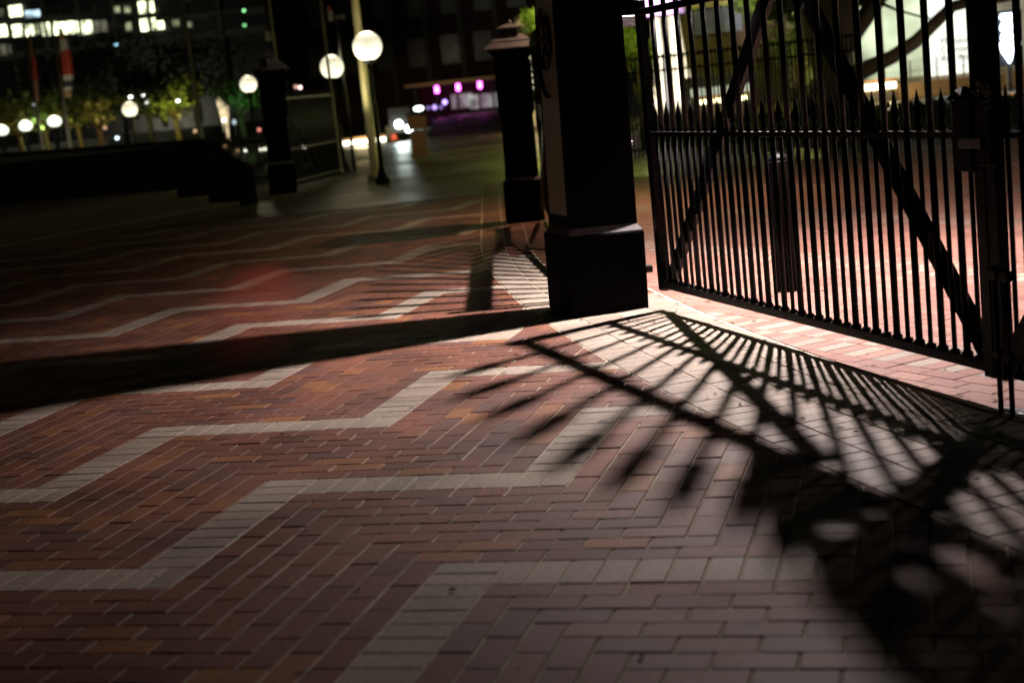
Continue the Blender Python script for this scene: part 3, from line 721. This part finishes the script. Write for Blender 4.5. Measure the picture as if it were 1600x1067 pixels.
for px, w in ((722, 34), (755, 44)):
    c = at(px, 158, YA+2.9); MB().box((c.x, YA+3.15, c.z), (w/CAM_F*YA, .1, .9)).build('window', M['dimwin'], aw)
lamp('banner_fill_light', 'POINT', (at(110, 120, 58).x, 58.2, 1.6), 60, (1, .9, .7), .1)  # small light added to make the banner stand out
def dot(label, px, py, Y, r, col, st, cat='light', name='small_light', post=True, flat=1.0, group='small lights far across the plaza'):
    c = at(px, py, Y); t = thing(name, label, cat, (c.x, c.y, 0), 0, group)
    mt = glow('light_glow', col, st)
    z = max(c.z, .12)
    MB().lathe([(r*math.sin(a), z-r*flat*math.cos(a)) for a in np.linspace(.05, math.pi-.05, 9)], n=12).build('globe', mt, t)
    if post: MB().lathe([(.05, 0), (.03, z-r*flat)], n=8).build('post', M['dark'], t)
    return t
purple = (.5, .32, 1)
for i, (px, py, r, st, w) in enumerate([(695, 160, .14, 3.2, 'brightest purple light under the awning'), (679, 168, .13, 2.2, 'violet light left of the brightest purple one'), (669, 169, .11, .5, 'faint purple light at the left end of its row'),
                         (689, 168, .11, .45, 'faint purple light between two brighter ones'), (628, 174, .12, .35, 'faint bluish light above the parked buggy')]):
    dot(w, px, py, YA-8, r, purple, st)
dot('flat bright greenish white light left of the purple ones', 654, 170, 70, .22, (.85, 1, .85), 6, flat=.5)

# ---------------------------------------------------------------- litter bin, buggy, cone, lit bench
c = ground_at(657, 246)
t = thing('litter_bin', 'brown litter bin with a lit tan hood on the dark plaza', 'bin', (c.x, c.y, 0), .1)
MB().box((0, 0, .06), (.44, .44, .1), 0, .01).build('base', M['wood'], t)
MB().box((0, 0, .38), (.38, .38, .54), 0, .02).build('body', M['wood'], t)
mb = MB()
for sx in (-1, 1):
    for sy in (-1, 1): mb.box((sx*.17, sy*.17, .74), (.035, .035, .18))
mb.build('hood_posts', M['dark'], t)
MB().box((0, -.1, .86), (.46, .3, .33), 0, .02).build('hood', M['wood'], t)
MB().box((0, 0, 1.06), (.5, .5, .05), 0, .02).build('lid', M['dark'], t)
lamp('bin_fill_spot', 'SPOT', (c.x-1.2, c.y-3.4, 3.3), 45, (1, .6, .3), .2, None, (c.x, c.y, .75), 26)  # added amber spot and post, only to brighten the bin
sl = thing('added_spot_post', 'added slim dark post with an amber spotlight aimed at the litter bin', 'lamp post', (c.x-1.35, c.y-3.45, 0))
MB().lathe([(.04, 0), (.025, 3.4)], n=8).build('post', M['dark'], sl); MB().box((.06, .02, 3.42), (.22, .12, .08)).build('housing', M['dark'], sl)
bg = ground_at(629, 220)
t = thing('utility_buggy', 'small parked buggy with two blazing headlights facing us', 'vehicle', (bg.x, bg.y, 0), .12)
MB().box((0, .7, .42), (.95, 1.9, .32), 0, .05).build('body', M['grey'], t)
mb = MB(); mb.add([(-.42, -.1, .58), (.42, -.1, .58), (.38, .12, 1.15), (-.38, .12, 1.15), (-.42, -.07, .58), (.42, -.07, .58), (.38, .15, 1.15), (-.38, .15, 1.15)], [(0, 1, 2, 3), (7, 6, 5, 4), (0, 4, 5, 1), (3, 2, 6, 7)])
mb.build('windscreen', M['steel'], t)

for sx in (-1, 1):
    for sy in (-.05, 1.4):
        w_ = MB().lathe([(.1, -.06), (.2, -.05), (.22, 0), (.2, .05), (.1, .06)], n=18); me = w_.build('wheel', M['dark'], t, (sx*.45, sy, .22)); me.rotation_euler = (0, math.pi/2, 0)
M['head'] = glow('headlight', (.86, 1, .95), 26)
for dx, dz in ((-.08, .58), (.26, .40)):
    o = MB().lathe([(.13, 0), (.12, .03), (.05, .05)], n=18).build('headlight', M['head'], t, (dx, -.27, dz)); o.rotation_euler = (math.pi/2, 0, 0)
lamp('headlight_beam', 'SPOT', (bg.x, bg.y-.35, .5), 260, (.85, 1, .92), .1, None, (bg.x+.55, bg.y-18, 0), 34, .8)
cn = ground_at(617, 219)
t = thing('traffic_cone', 'small red traffic cone beside the buggy', 'cone', (cn.x, cn.y-.3, 0))
MB().box((0, 0, .015), (.32, .32, .03)).build('base', M['cloth_red'], t); MB().lathe([(.12, .03), (.02, .42)], n=14).build('cone', glow('red_cone_glow', (.9, .1, .03), .9), t)  # cone emits its own glow so that it looks lit
def strip(label, px0, px1, py, Y, h, col, st, nseg=1, wid=.5, gap=.04, warm=None, group=None):
    a, b_ = at(px0, py, Y), at(px1, py-(px1-px0)*.1, Y); z = max(.1, (a.z+b_.z)/2)
    t = thing('light_bench', label, 'bench', ((a.x+b_.x)/2, Y, 0), 0, group)
    L = b_.x-a.x; mt = glow('strip_light', col, st*.5)
    MB().box((0, .35, (z-h)/2), (L*.96, wid*.8, max(.03, z-h))).build('plinth', M['stone'], t)
    MB().box((0, .35, z+h), (L+.1, wid+.25, .07)).build('seat', M['wood'], t)
    x = -L/2
    sh = [.46, .15, .15, .24] if nseg == 4 else [1/nseg]*nseg
    for f_ in sh:
        w_ = L*f_-gap; MB().box((x+w_/2, .0, z), (w_, .06, h)).build('light_strip', mt, t); x += L*f_
    if warm: lamp('strip_spill', 'POINT', ((a.x+b_.x)/2, Y-.5, .35), warm, (1, .8, .4), .3)
    return t
strip('low bench with a glowing white light strip in four sections', 531, 604, 225, 53.5, .13, (1, .98, .72), 14, 4, warm=70)

# ---------------------------------------------------------------- small lights, left
sm = [(55, 164, 70, 'bluish white downlight above the left trees', (.8, .95, 1), 7, .5), (147, 158, 72, 'bluish white downlight over yellow foliage', (.8, .95, 1), 9, .5), (204, 152, 74, 'white downlight above the globe among trees, left of its cluster', (.95, 1, .95), 8, .55),
      (225, 150, 74, 'white downlight above the globe among trees, top right of its cluster', (.95, 1, .95), 8, .55), (230, 161, 74, 'white downlight above the globe among trees, lowest of its cluster', (.95, 1, .95), 5, .6),
      (278, 158, 72, 'flat white downlight over the brightest yellow tree', (.9, 1, 1), 9, .5), (348, 149, 66, 'round white light, left of the pair over the lit cone shape', (1, 1, .95), 9, .8), (363, 146, 66, 'round white light, right of the pair over the lit cone shape', (1, 1, .95), 9, .8),
      (350, 188, 60, 'bluish white light below the pair of round ones', (.85, 1, 1), 7, .8), (366, 191, 60, 'dim bluish oval light below the pair of round ones', (.6, .8, .9), .8, 1.4), (183, 216, 66, 'small bluish light low behind the terrace', (.7, .9, 1), 4, .8),
      (180, 235, 60, 'small pinkish light just above the terrace wall', (1, .8, .75), 2, .6), (351, 228, 50, 'tiny amber light near the end of the terrace wall', (1, .6, .3), 2, 1), (372, 236, 45, 'small amber light left of the white twin lights', (1, .6, .3), 2.2, 1),
      (384, 236, 45, 'round white light low behind the railing, left of the distant pillar', (1, 1, .85), 9, .9), (407, 234, 45, 'white light against the left edge of the distant pillar', (1, 1, .8), 7, .9), (414, 233, 45, 'white light touching the distant pillar', (1, 1, .8), 9, .9),
      (475, 230, 42, 'round white light seen through the open distant gate', (1, 1, .8), 8, .9), (462, 136, 55, 'dim pink light above the open distant gate', (1, .5, .4), .8, 1), (469, 137, 55, 'pinkish white light above the open distant gate', (1, .72, .65), 3.2, 1), (405, 203, 60, 'small red light left of the distant pillar', (1, .25, .2), 1.2, 1),
      (181, 70, 200, 'tiny blue light under the office block', (.4, .8, 1), 3, .8), (381, 17, 235, 'upper tiny green light on the office block', (.3, 1, .35), 3, .9), (382, 40, 235, 'lower tiny green light on the office block', (.3, 1, .35), 2, .9), (164, 200, 64, 'faint orange light among the tree trunks', (1, .5, .3), .7, 1), (305, 205, 70, 'faint amber light over the railing', (1, .6, .3), .8, 1),
      (463, 84, 120, 'pale blue lit sign high on the dark building', (.6, .85, .85), .35, 1.2), (463, 93, 120, 'lower pale blue lit sign on the dark building', (.7, .95, .9), .9, .8)]
for px, py, Y, lab, col, st, fl in sm:
    dot(lab, px, py, Y, (.085 if Y < 100 else .2)*(Y/70 if Y < 100 else 1), col, st, flat=fl)

# made-up red spot in an added housing on the distant pillar, tinting the paving
rc = Vector((p3.location.x, p3.location.y-.36, 0))
t = thing('added_red_lamp', 'small dark lamp head added high on the distant pillar to throw red light on the paving', 'lamp', rc)
MB().box((0, -.05, 2.38), (.14, .14, .16), 0, .01).build('housing', M['dark'], t)
lamp('red_light', 'SPOT', (rc.x, rc.y-.2, 2.3), 380, (1, .06, .03), .1, None, (-2.2, 13.2, 0), 3.8, 1)
# ---------------------------------------------------------------- trees
def leaf_cloud(mb, c, rad, n, size):
    c = np.array(c); cl = rng.normal(0, 1, (max(6, n//55), 3)); cl /= np.linalg.norm(cl, axis=1)[:, None]; cl *= rng.uniform(.35, .95, (len(cl), 1))
    for i in range(n):
        k = cl[rng.integers(len(cl))]; p = c + (k + rng.normal(0, .2, 3))*np.array(rad)
        a = rng.normal(0, 1, 3); a /= np.linalg.norm(a); b_ = np.cross(a, rng.normal(0, 1, 3)); b_ /= np.linalg.norm(b_)+1e-9
        s_ = size*rng.uniform(.6, 1.4)
        mb.add([p-a*s_, p+b_*s_*.45, p+a*s_, p-b_*s_*.45], [(0, 1, 2, 3)])
def tree(label, px, py_base, Y, h, crown_c, crown_r, n=900, leaf=.16, trunk=.16, mt='leaf', bark='bark', group=None):
    a = at(px, py_base, Y); t = thing('tree', label, 'tree', (a.x, Y, 0), random.random()*.5, group)
    mb = MB(); top = Vector((crown_c[0], crown_c[1], crown_c[2]))
    mb.tube([(0, 0, -.05), (.05, 0, h*.25), (-.03, .04, h*.6), (top.x, top.y, top.z)], [trunk*1.3, trunk, trunk*.8, trunk*.35], 10)
    for k in range(5):
        an = k*1.3+random.random(); e = Vector((math.cos(an)*crown_r[0]*.7, math.sin(an)*crown_r[1]*.7, crown_r[2]*random.uniform(-.2, .6)))
        mb.tube([(0, .02, h*.55), Vector((0, 0, h*.7))+e*.45, top+e], [trunk*.5, trunk*.3, trunk*.1], 7)
    mb.build('trunk', M[bark], t)
    mc = MB(); leaf_cloud(mc, crown_c, crown_r, n, leaf); mc.build('crown', M[mt], t)
    return t
YEL, GRN = (1, .82, .2), (.6, 1, .4)
TR = [(35, 240, 72, 3.4, 2.6, 2.0, 'broad tree at the far left with dim brown light', (1, .55, .15), 60), (75, 238, 74, 3.4, 2.7, 1.8, 'green lit tree behind the left flagpoles', (.7, 1, .3), 160), (128, 236, 76, 3.6, 2.5, 1.7, 'yellow lit tree right of the red banner', YEL, 200), (160, 235, 70, 3.4, 2.6, 1.5, 'orange brown lit tree left of the globe lamp', (1, .6, .2), 110),
      (240, 232, 82, 4.2, 3.2, 2.4, 'dark tree behind the globe lamp among trees', None, 0), (280, 228, 74, 3.6, 2.6, 1.6, 'bright yellow lit tree right of the globe lamp', (1, .9, .15), 330), (312, 226, 90, 5.5, 4.4, 3.2, 'large dark tree under the office block', None, 0), (382, 226, 62, 3.0, 2.4, 1.1, 'small green lit tree left of the distant pillar', (.3, 1, .35), 50),
      (200, 228, 100, 8.0, 5.6, 4.2, 'wide dark tree crown below the office windows', GRN, 15), (90, 228, 110, 8.5, 5.8, 5.0, 'tall dark tree mass at the left below the office windows', None, 0)]
for i, (px, py, Y, h, zc, r, lab, col, pw) in enumerate(TR):
    tree(lab, px, py, Y, h*.8, (0, 0, zc), (r, r*.8, r*.55), 1100, .15+.03*(r > 2), .13, 'leaf' if col else 'leaf_dark', group='trees beyond the terrace')
    if col:
        a = at(px, py, Y); lamp('tree_uplight', 'POINT', (a.x+.3, Y-r*.95, 1.1+zc*.25), pw*.45, col, .15)
# lit banner-cone between the two round lights
a = at(354, 205, 64)
t = tag(MB().lathe([(.06, a.z-.5), (.1, a.z+.1), (.27, at(354, 153, 64).z), (.1, at(354, 150, 64).z)], n=14).build('lit_banner_cone', glow('banner_cone_glow', (1, .78, .45), 1.0, 4), None, (a.x, 64, 0)), 'glowing cream and orange banner cone under a pair of round lights', 'lantern')  # banner shape given its own glow, not a lamp

# park railing on the left, behind the terrace
def fence(label, p, q, h, n, name='railing_fence', mt='iron', ball=False, group=None, r=.018):
    p, q = Vector(p), Vector(q); L = (q-p).length; t = thing(name, label, 'fence', (p.x, p.y, 0), math.atan2(q.y-p.y, q.x-p.x), group)
    MB().box((L/2, 0, h*.88), (L, .03, .04)).build('rail', M[mt], t); MB().box((L/2, 0, .15), (L, .03, .04)).build('rail', M[mt], t)
    mb = MB().tube([(0, 0, 0), (0, 0, h)], r, 6)
    if ball: mb.lathe([(.01, h-.01), (.035, h+.02), (.035, h+.05), (.01, h+.08)], n=8)
    pm = mb.mesh('picket'); pm.materials.append(M[mt])
    for k in range(n):
        o = bpy.data.objects.new('picket', pm); COL.objects.link(o); o.parent = t; o.location = (L*k/(n-1), 0, 0)
    return t
a, b_ = ground_at(330, 262), ground_at(470, 262)
fence('low dark railing between the terrace wall and the distant gate', (at(332, 250, 34).x, 34), (at(432, 250, 32).x, 32), 1.05, 34)

# ---------------------------------------------------------------- right side: behind the carriage gate
YM = 45
mu = thing('museum_building', 'pale lit museum front with large white banner wall, upper right', 'building')
wx0, wx1 = at(1308, 60, YM).x, at(1720, 60, YM).x
zb0 = .42
M['lit_wall'] = glow('lit_glass_wall', (.78, .92, .62), 1.1, .5)
M['lit_banner'] = glow('backlit_white_banner', (.95, 1, .88), 1.25)
M['plaster'] = mat('museum_plaster', (.5, .47, .38), .8)
MB().box(((wx0+wx1)/2, YM+4, 4.2), (wx1-wx0, 7.4, 7.5)).build('wall', M['plaster'], mu)
MB().box(((wx0+wx1)/2, YM-.9, zb0/2+.01), (wx1-wx0, 2.6, zb0)).build('base', M['sand'], mu)
for x0, x1, mt in ((1343, 1378, 'lit_wall'), (1380, 1412, 'lit_wall'), (1414, 1450, 'lit_wall')):
    u0, u1 = at(x0, 60, YM).x, at(x1, 60, YM).x
    w_ = MB().box(((u0+u1)/2, YM+.22, 2.6), (u1-u0+.02, .12, 4.1)).build('window', M['lit_wall'], mu)
    MB().box((u1+.03, YM+.14, 2.6), (.05, .14, 4.1)).build('mullion', M['plaster'], w_)
u0, u1 = at(1449, 60, YM).x, at(1640, 60, YM).x
MB().box((at(1495, 60, YM).x, YM+.1, 2.75), (at(1542, 60, YM).x-u0, .1, 4.5)).build('banner', M['lit_banner'], mu)
MB().box((at(1575, 60, YM).x, YM+.16, 2.75), (at(1640, 60, YM).x-at(1545, 60, YM).x, .1, 4.3)).build('pale_panel', glow('dim_panel', (.8, .8, .6), .28, .6), mu)
M['letter'] = mat('grey_lettering', (.16, .16, .15), .6, bump=0)
for i, tx in enumerate(('Museum of', 'Contemporary', 'Art Australia')):
    fc = bpy.data.curves.new('lettering', 'FONT'); fc.body = tx; fc.size = .30; fc.extrude = .004
    tmp = bpy.data.objects.new('tmp', fc); COL.objects.link(tmp); bpy.context.view_layer.update()
    me = bpy.data.meshes.new_from_object(tmp.evaluated_get(bpy.context.evaluated_depsgraph_get())); bpy.data.objects.remove(tmp)
    o = bpy.data.objects.new('lettering', me); COL.objects.link(o); o.parent = mu; me.materials.clear(); me.materials.append(M['letter'])
    p = at(1470, 68+i*13.5, YM); o.location = (p.x, YM+.03, p.z-.06); o.rotation_euler = (math.pi/2, 0, 0)
# balustrade on the museum base
bf = MB(); 
bt = thing('balustrade', 'thin wire balustrade along the museum terrace', 'railing', (wx0, YM-2.1, zb0+.01))
pm = MB().box((0, 0, .3), (.035, .035, .6)).mesh('baluster'); pm.materials.append(M['grey'])
L_ = wx1-wx0
for k in range(int(L_/.75)):
    o = bpy.data.objects.new('baluster', pm); COL.objects.link(o); o.parent = bt; o.location = (k*.75, 0, 0)
for z in (.32, .6): MB().box((L_/2, 0, z), (L_, .012, .014)).build('wire', M['grey'], bt)
strip('lit bench strip under the museum terrace, left of the sharp spear tips', 1348, 1402, 138, 42.3, .16, (1, .93, .62), 9, 1, warm=60)
strip('short lit strip beside the latch near the right edge', 1570, 1600, 163, 33, .11, (1, .75, .4), 8, 1, warm=20)
strip('long lit counter strip behind the middle of the gate', 1086, 1172, 161, 38, .1, (1, .95, .5), 9, 3, warm=50)
a = at(1130, 146, 38.6)
kk = thing('kiosk', 'dark kiosk with a pale awning over the lit counter, seen through the gate', 'kiosk', (a.x, 39, 0))
MB().box((0, .8, .62), (1.7, 1.3, 1.24), 0, .01).build('body', M['dark'], kk)
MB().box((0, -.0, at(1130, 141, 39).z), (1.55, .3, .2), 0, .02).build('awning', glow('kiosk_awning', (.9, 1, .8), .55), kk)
# dark building with grey panel
db = thing('brown_building', 'dark brown building with a blue grey panel, seen between the gate pickets', 'building')
xa, xb = at(1072, 60, 52).x, at(1325, 60, 52).x
MB().box(((xa+xb)/2, 55, 2.1), (xb-xa, 5, 4.2)).build('wall', mat('umber_wall', (.09, .055, .03), .8), db)
c0, c1 = at(1088, 55, 52), at(1160, 8, 52)
MB().box(((c0.x+c1.x)/2, 52.4, (c0.z+c1.z)/2), (c1.x-c0.x, .12, c1.z-c0.z)).build('grey_panel', mat('bluegrey_panel', (.16, .17, .26), .6), db)
MB().box(((xa+xb)/2, 52.3, at(1150, 3, 52).z), (xb-xa, .4, .18)).build('fascia', mat('ochre_fascia', (.4, .36, .12), .6), db)
lamp('panel_light', 'POINT', ((c0.x+c1.x)/2, 50.4, 4.0), 40, (.9, .85, .6), .2)
# led screen and lit trunk
M['screen'] = glow('led_screen', (.86, .45, 1), 3.2, 1.5)
a, b_ = at(1004, 27, 42), at(1062, -60, 42)
sc_ = thing('led_screen', 'glowing violet and white screen above the pale tree trunk', 'screen', ((a.x+b_.x)/2, 42, 0))
MB().box((0, 0, (a.z+b_.z)/2), (b_.x-a.x, .12, b_.z-a.z)).build('display', M['screen'], sc_)
MB().box((0, .12, (a.z+b_.z)/2), (b_.x-a.x+.1, .1, b_.z-a.z+.1)).build('casing', M['dark'], sc_)
MB().tube([(0, .15, 0), (0, .15, a.z)], .08, 8).build('post', M['dark'], sc_)
a = at(1050, 170, 44)
tr = thing('tree', 'pale floodlit tree trunk flaring at its base, right of the large pillar', 'tree', (a.x, 44, 0))
mb = MB(); zt = 4.6
def xo(px, py): return at(px, py, 44).x-a.x
mb.tube([(xo(1058, 175), 0, -.1), (xo(1054, 140), 0, 1.0), (xo(1046, 90), 0, 1.9), (xo(1040, 40), .05, 2.8), (xo(1038, 0), .1, 3.6), (xo(1030, 0), .2, 5.2)], [.78, .56, .47, .43, .36, .2], 14)
for k in range(7):
    an = k*.9+.2; mb.tube([(math.cos(an)*1.2, math.sin(an)*.9, -.03), (math.cos(an)*.7, math.sin(an)*.5, .3), (math.cos(an)*.25, math.sin(an)*.2, 1.3)], [.06, .12, .1], 8)
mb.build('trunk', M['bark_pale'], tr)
mc = MB(); leaf_cloud(mc, (0, .5, 6.2), (2.8, 2.2, 1.1), 900, .17); mc.build('crown', M['leaf'], tr)
lamp('trunk_floodlight', 'SPOT', (a.x-.6, 39.8, .3), 6000, (1, .93, .8), .15, None, (a.x-.1, 44, 2.2), 50)
fl = tag(MB().box((0, 0, .1), (.3, .2, .2), 0, .02).build('floodlight', M['dark'], None, (a.x-.6, 39.55, 0)), 'small ground floodlight aimed at the pale tree trunk', 'floodlight')
# big fig tree
a = at(1300, 185, 34)
fg = thing('fig_tree', 'big dark fig tree with spreading limbs in front of the museum', 'tree', (a.x, 34, 0))
def F3(px, py, dy=0): p = at(px, py, 34); return (p.x-a.x, dy, p.z)
mb = MB()
mb.tube([F3(1302, 205), F3(1306, 170), F3(1302, 130), F3(1296, 90), F3(1292, 45), F3(1296, 0), F3(1298, -40)], [.66, .46, .40, .46, .58, .66, .5], 14)
mb.tube([F3(1310, 130), F3(1352, 108, -.1), F3(1390, 90, -.2), F3(1425, 66, -.3), F3(1452, 38, -.4), F3(1480, 12, -.4), F3(1515, 3, -.4), F3(1560, -2, -.4), F3(1610, -12, -.4)], [.26, .19, .155, .15, .14, .125, .12, .11, .09], 10)
mb.tube([F3(1305, 85), F3(1342, 40, .1), F3(1365, 12, .1), F3(1395, -30, .2)], [.3, .24, .2, .16], 10)
mb.tube([F3(1375, 5), F3(1400, 17, -.1), F3(1430, 26, -.2), F3(1446, 30, -.3)], [.05, .03, .025, .03], 7)
mb.tube([F3(1292, 60), F3(1262, 20, .1), F3(1245, -25, .2)], [.4, .24, .18], 10)
for k in range(9):
    an = k*.7; mb.tube([(math.cos(an)*1.5, math.sin(an)*1.2, -.04), (math.cos(an)*.8, math.sin(an)*.6, .18), (math.cos(an)*.3, math.sin(an)*.25, .9)], [.05, .1, .14], 8)
mb.build('trunk', M['bark'], fg)
mc = MB()
for cpx, cpy, r_, n_ in ((1262, -12, 1.0, 420), (1340, -60, 1.4, 500), (1440, -85, 1.6, 500), (1230, 20, .45, 160), (1365, -12, .45, 200)):
    leaf_cloud(mc, F3(cpx, cpy, .4), (r_, r_*.8, r_*.5), n_, .11)
mc.build('crown', M['leaf'], fg)
lamp('fig_uplight', 'SPOT', (a.x-1.6, 35.4, .3), 60, (1, .95, .4), .12, None, (a.x-1.2, 34.4, 3.4), 60)
lamp('fig_bark_light', 'POINT', (a.x+1.9, 32.6, 1.2), 9, (1, .8, .6), .12)
# yellow-green lit shrubs
def shrub(label, px, py, Y, r, n, col, pw, leaf=.09):
    a = at(px, py, Y); t = thing('shrub', label, 'shrub', (a.x, Y, 0)); z = max(a.z, r*.5)
    mb = MB().tube([(0, 0, -.02), (.03, 0, z*.6), (0, 0, z)], [.05, .04, .02], 7)
    for k in range(4): mb.tube([(0, 0, z*.35), (math.cos(k*1.7)*r*.6, math.sin(k*1.7)*r*.5, z)], [.03, .012], 6)
    mb.build('stem', M['bark'], t); mc = MB(); leaf_cloud(mc, (0, 0, z), (r*.8, r*.8, r*1.1), n, leaf); mc.build('crown', M['leaf'], t)
    if pw: lamp('shrub_light', 'POINT', (a.x-.1, Y-r-.9, z+.1), pw, col, .08)
    return t
shrub('bright yellow green foliage between the large pillar and the gate hinge', 993, 72, 30, .42, 420, (.9, 1, .15), 60)
shrub('bright yellow green foliage left of the large pillar', 841, 25, 40, .42, 380, (.9, 1, .15), 160, .11)
shrub('yellow lit foliage to the left of the fig trunk', 1243, 70, 37, .75, 420, (1, .95, .25), 60, .1)
shrub('green foliage over the dark brown building', 1180, -2, 50, 1.0, 500, (.8, 1, .1), 190, .13)
# planting behind the fence, and the fence with ball finials
hg = tag(None or MB().box((0, 0, 0), (.01, .01, .01)).build('hedge_core', M['leaf_dark']), None) ; bpy.data.objects.remove(hg)
h0, h1 = (at(1020, 200, 30).x, 29.5), (at(1660, 180, 25).x, 24.0)
fence('dark park fence with ball finials running behind the carriage gate', (at(962, 110, 27.5).x, 27.5), (at(1345, 100, 26).x, 26.0), 1.72, 60, 'park_fence', ball=True)
mc = MB(); hb = Vector((h0[0], h0[1]+1.2, 0))
for k in range(3600):
    f_ = rng.random(); x = (h1[0]-h0[0])*f_; y = (h1[1]-h0[1])*f_ + rng.uniform(-.45, .45); z = rng.uniform(0, 1)**.8*.5
    av = rng.normal(0, 1, 3); av /= np.linalg.norm(av); bv = np.cross(av, rng.normal(0, 1, 3)); bv /= np.linalg.norm(bv); s_ = .08
    p = np.array([x, y, z]); mc.add([p-av*s_, p+bv*s_*.5, p+av*s_, p-bv*s_*.5], [(0, 1, 2, 3)])
hedge = thing('hedge', 'low dark hedge in front of the museum terrace', 'hedge', hb)
mc.build('foliage', M['leaf_dark'], hedge)
MB().bar((0, 0, .2), (h1[0]-h0[0], h1[1]-h0[1], .2), .38, .7).build('stems', M['leaf_dark'], hedge)
lamp('terrace_fill_light', 'POINT', (18.2, 40.5, 1.5), 140, (1, .85, .6), .2)  # added light brightening the museum base behind the spear tips
# arrow sign
a = at(1576, 60, 38)
ar = thing('arrow_sign', 'dark board with a dazzling white arrow of stacked chevrons pointing down', 'sign', (a.x, 38, 0))
MB().box((0, .1, a.z), (.72, .08, 1.35), 0, .01).build('board', M['dark'], ar); MB().box((0, .1, (a.z-.7)/2), (.1, .1, a.z-.7)).build('post', M['dark'], ar)
M['led'] = glow('led_arrow', (.72, .84, 1), 6)
mb = MB()
def flat(mb, pts, y0, y1):
    n = len(pts); P = [(x, y0, z) for x, z in pts]+[(x, y1, z) for x, z in pts]
    mb.add(P, [tuple(range(n)), tuple(reversed(range(n, 2*n)))]+[(i, n+i, n+(i+1) % n, (i+1) % n) for i in range(n)])
zc = a.z
flat(mb, [(-.29, zc-.14), (0, zc-.62), (.29, zc-.14), (.12, zc-.05), (-.12, zc-.05)], 0, .05)
flat(mb, [(-.2, zc+.0), (0, zc-.1), (.2, zc+.0), (.1, zc+.2), (-.1, zc+.24)], -.004, .045)
flat(mb, [(-.22, zc+.24), (0, zc+.1), (.22, zc+.24), (.12, zc+.42), (-.1, zc+.46)], -.008, .04)
flat(mb, [(-.2, zc+.5), (0, zc+.38), (.22, zc+.5), (.16, zc+.6), (-.16, zc+.6)], -.012, .035)
mb.build('arrow', M['led'], ar)
lamp('arrow_spill', 'POINT', (a.x-.2, 37.2, 1.2), 25, (.7, .8, 1), .2)
# lit column beyond the smaller pillar
a = at(826, 140, 50); 
cl = thing('lit_column', 'cream column glowing orange behind the smaller pillar', 'column', (a.x, 50, 0))
MB().lathe([(.2, 0), (.2, .25), (.15, .3), (.14, 3.4)], n=18).build('shaft', M['plaster'], cl); MB().lathe([(.16, 3.4), (.24, 3.5), (.24, 3.7)], n=18).build('capital', M['plaster'], cl)
lamp('column_light', 'POINT', (a.x+.35, 48.8, 1.6), 130, (1, .72, .35), .1)
cl2 = copy_tree(cl); p = at(797, 20, 62); cl2.location = (p.x, 62, 0); cl2['label'] = 'dim brown column left of the glowing orange one'
# window glow behind side pillar gap
a = at(833, 118, 44)
wg = tag(MB().box((0, 0, 0), (.42, .1, 1.1), 0, .02).build('lit_sign_panel', glow('warm_panel', (1, .9, .6), 1.6, 3), None, (a.x, 44, max(a.z, .6))), 'warm glowing panel in the gap right of the smaller pillar', 'sign')

# fallen leaves and grit along the gate line and the pillar feet
lv = MB()
for k in range(150):
    y = rng.uniform(3.5, 12); x = bx(y)+rng.choice([.93, .95, .72, .3])+rng.normal(0, .12) if k % 3 else rng.uniform(-.28*y, .3*y)
    a_ = rng.uniform(0, 6.28); l_ = rng.uniform(.006, .03); w_ = l_*rng.uniform(.3, .6); z_ = .006
    ca, sa = math.cos(a_), math.sin(a_)
    lv.add([(x-ca*l_, y-sa*l_, z_-.003), (x+sa*w_, y-ca*w_, z_+rng.uniform(0, .006)), (x+ca*l_, y+sa*l_, z_), (x-sa*w_, y+ca*w_, z_+rng.uniform(0, .008))], [(0, 1, 2, 3)])
tag(lv.build('fallen_leaves', mat('dry_leaf', (.16, .10, .05), .8)), 'dry leaf scraps and grit scattered on the paving near the gates', 'leaves', kind='stuff')
q = gp(4.30); fpl = thing('floor_plate', 'slotted metal plate in the paving under the drop bolts', 'plate', (q.x, q.y, 0), la)
MB().box((0, 0, .0015), (.26, .09, .004), 0, .001).build('plate', M['steel'], fpl)
for k in range(4): MB().box((-.09+k*.06, 0, .0042), (.03, .055, .0012)).build('slot', M['dark'], fpl)
# general fill light: made-up pole lamps added outside the frame on both sides
def fill_pole_light(label, loc, h, power, col, rad=.12):
    t = thing('fill_pole_lamp', label, 'street lamp', (*loc, 0), 0, 'added fill lamps round the forecourt')
    MB().lathe([(.12, 0), (.12, .3), (.07, .35), (.045, h)], n=12).build('post', M['iron'], t)
    MB().lathe([(.2, h+.02), (.22, h+.05), (.08, h+.16)], n=16).build('hood', M['iron'], t)
    MB().lathe([(.12, h), (.14, h+.015)], n=16).build('lens', glow('fill_pole_lens', col, 6), t)
    lamp('fill_pole_light', 'POINT', (*loc, h-.12), power, col, rad, t)
fill_pole_light('added tall fill lamp standing right of the frame behind the gate', (8.6, 14.0), 5.2, 280, (1, .74, .56))
fill_pole_light('added tall fill lamp standing far left of the frame', (-13.5, 22.5), 5.5, 30, (1, .86, .5))
fill_pole_light('added tall fill lamp on the plaza, right of the frame', (14.5, 30.0), 6, 80, (.8, 1, .8))
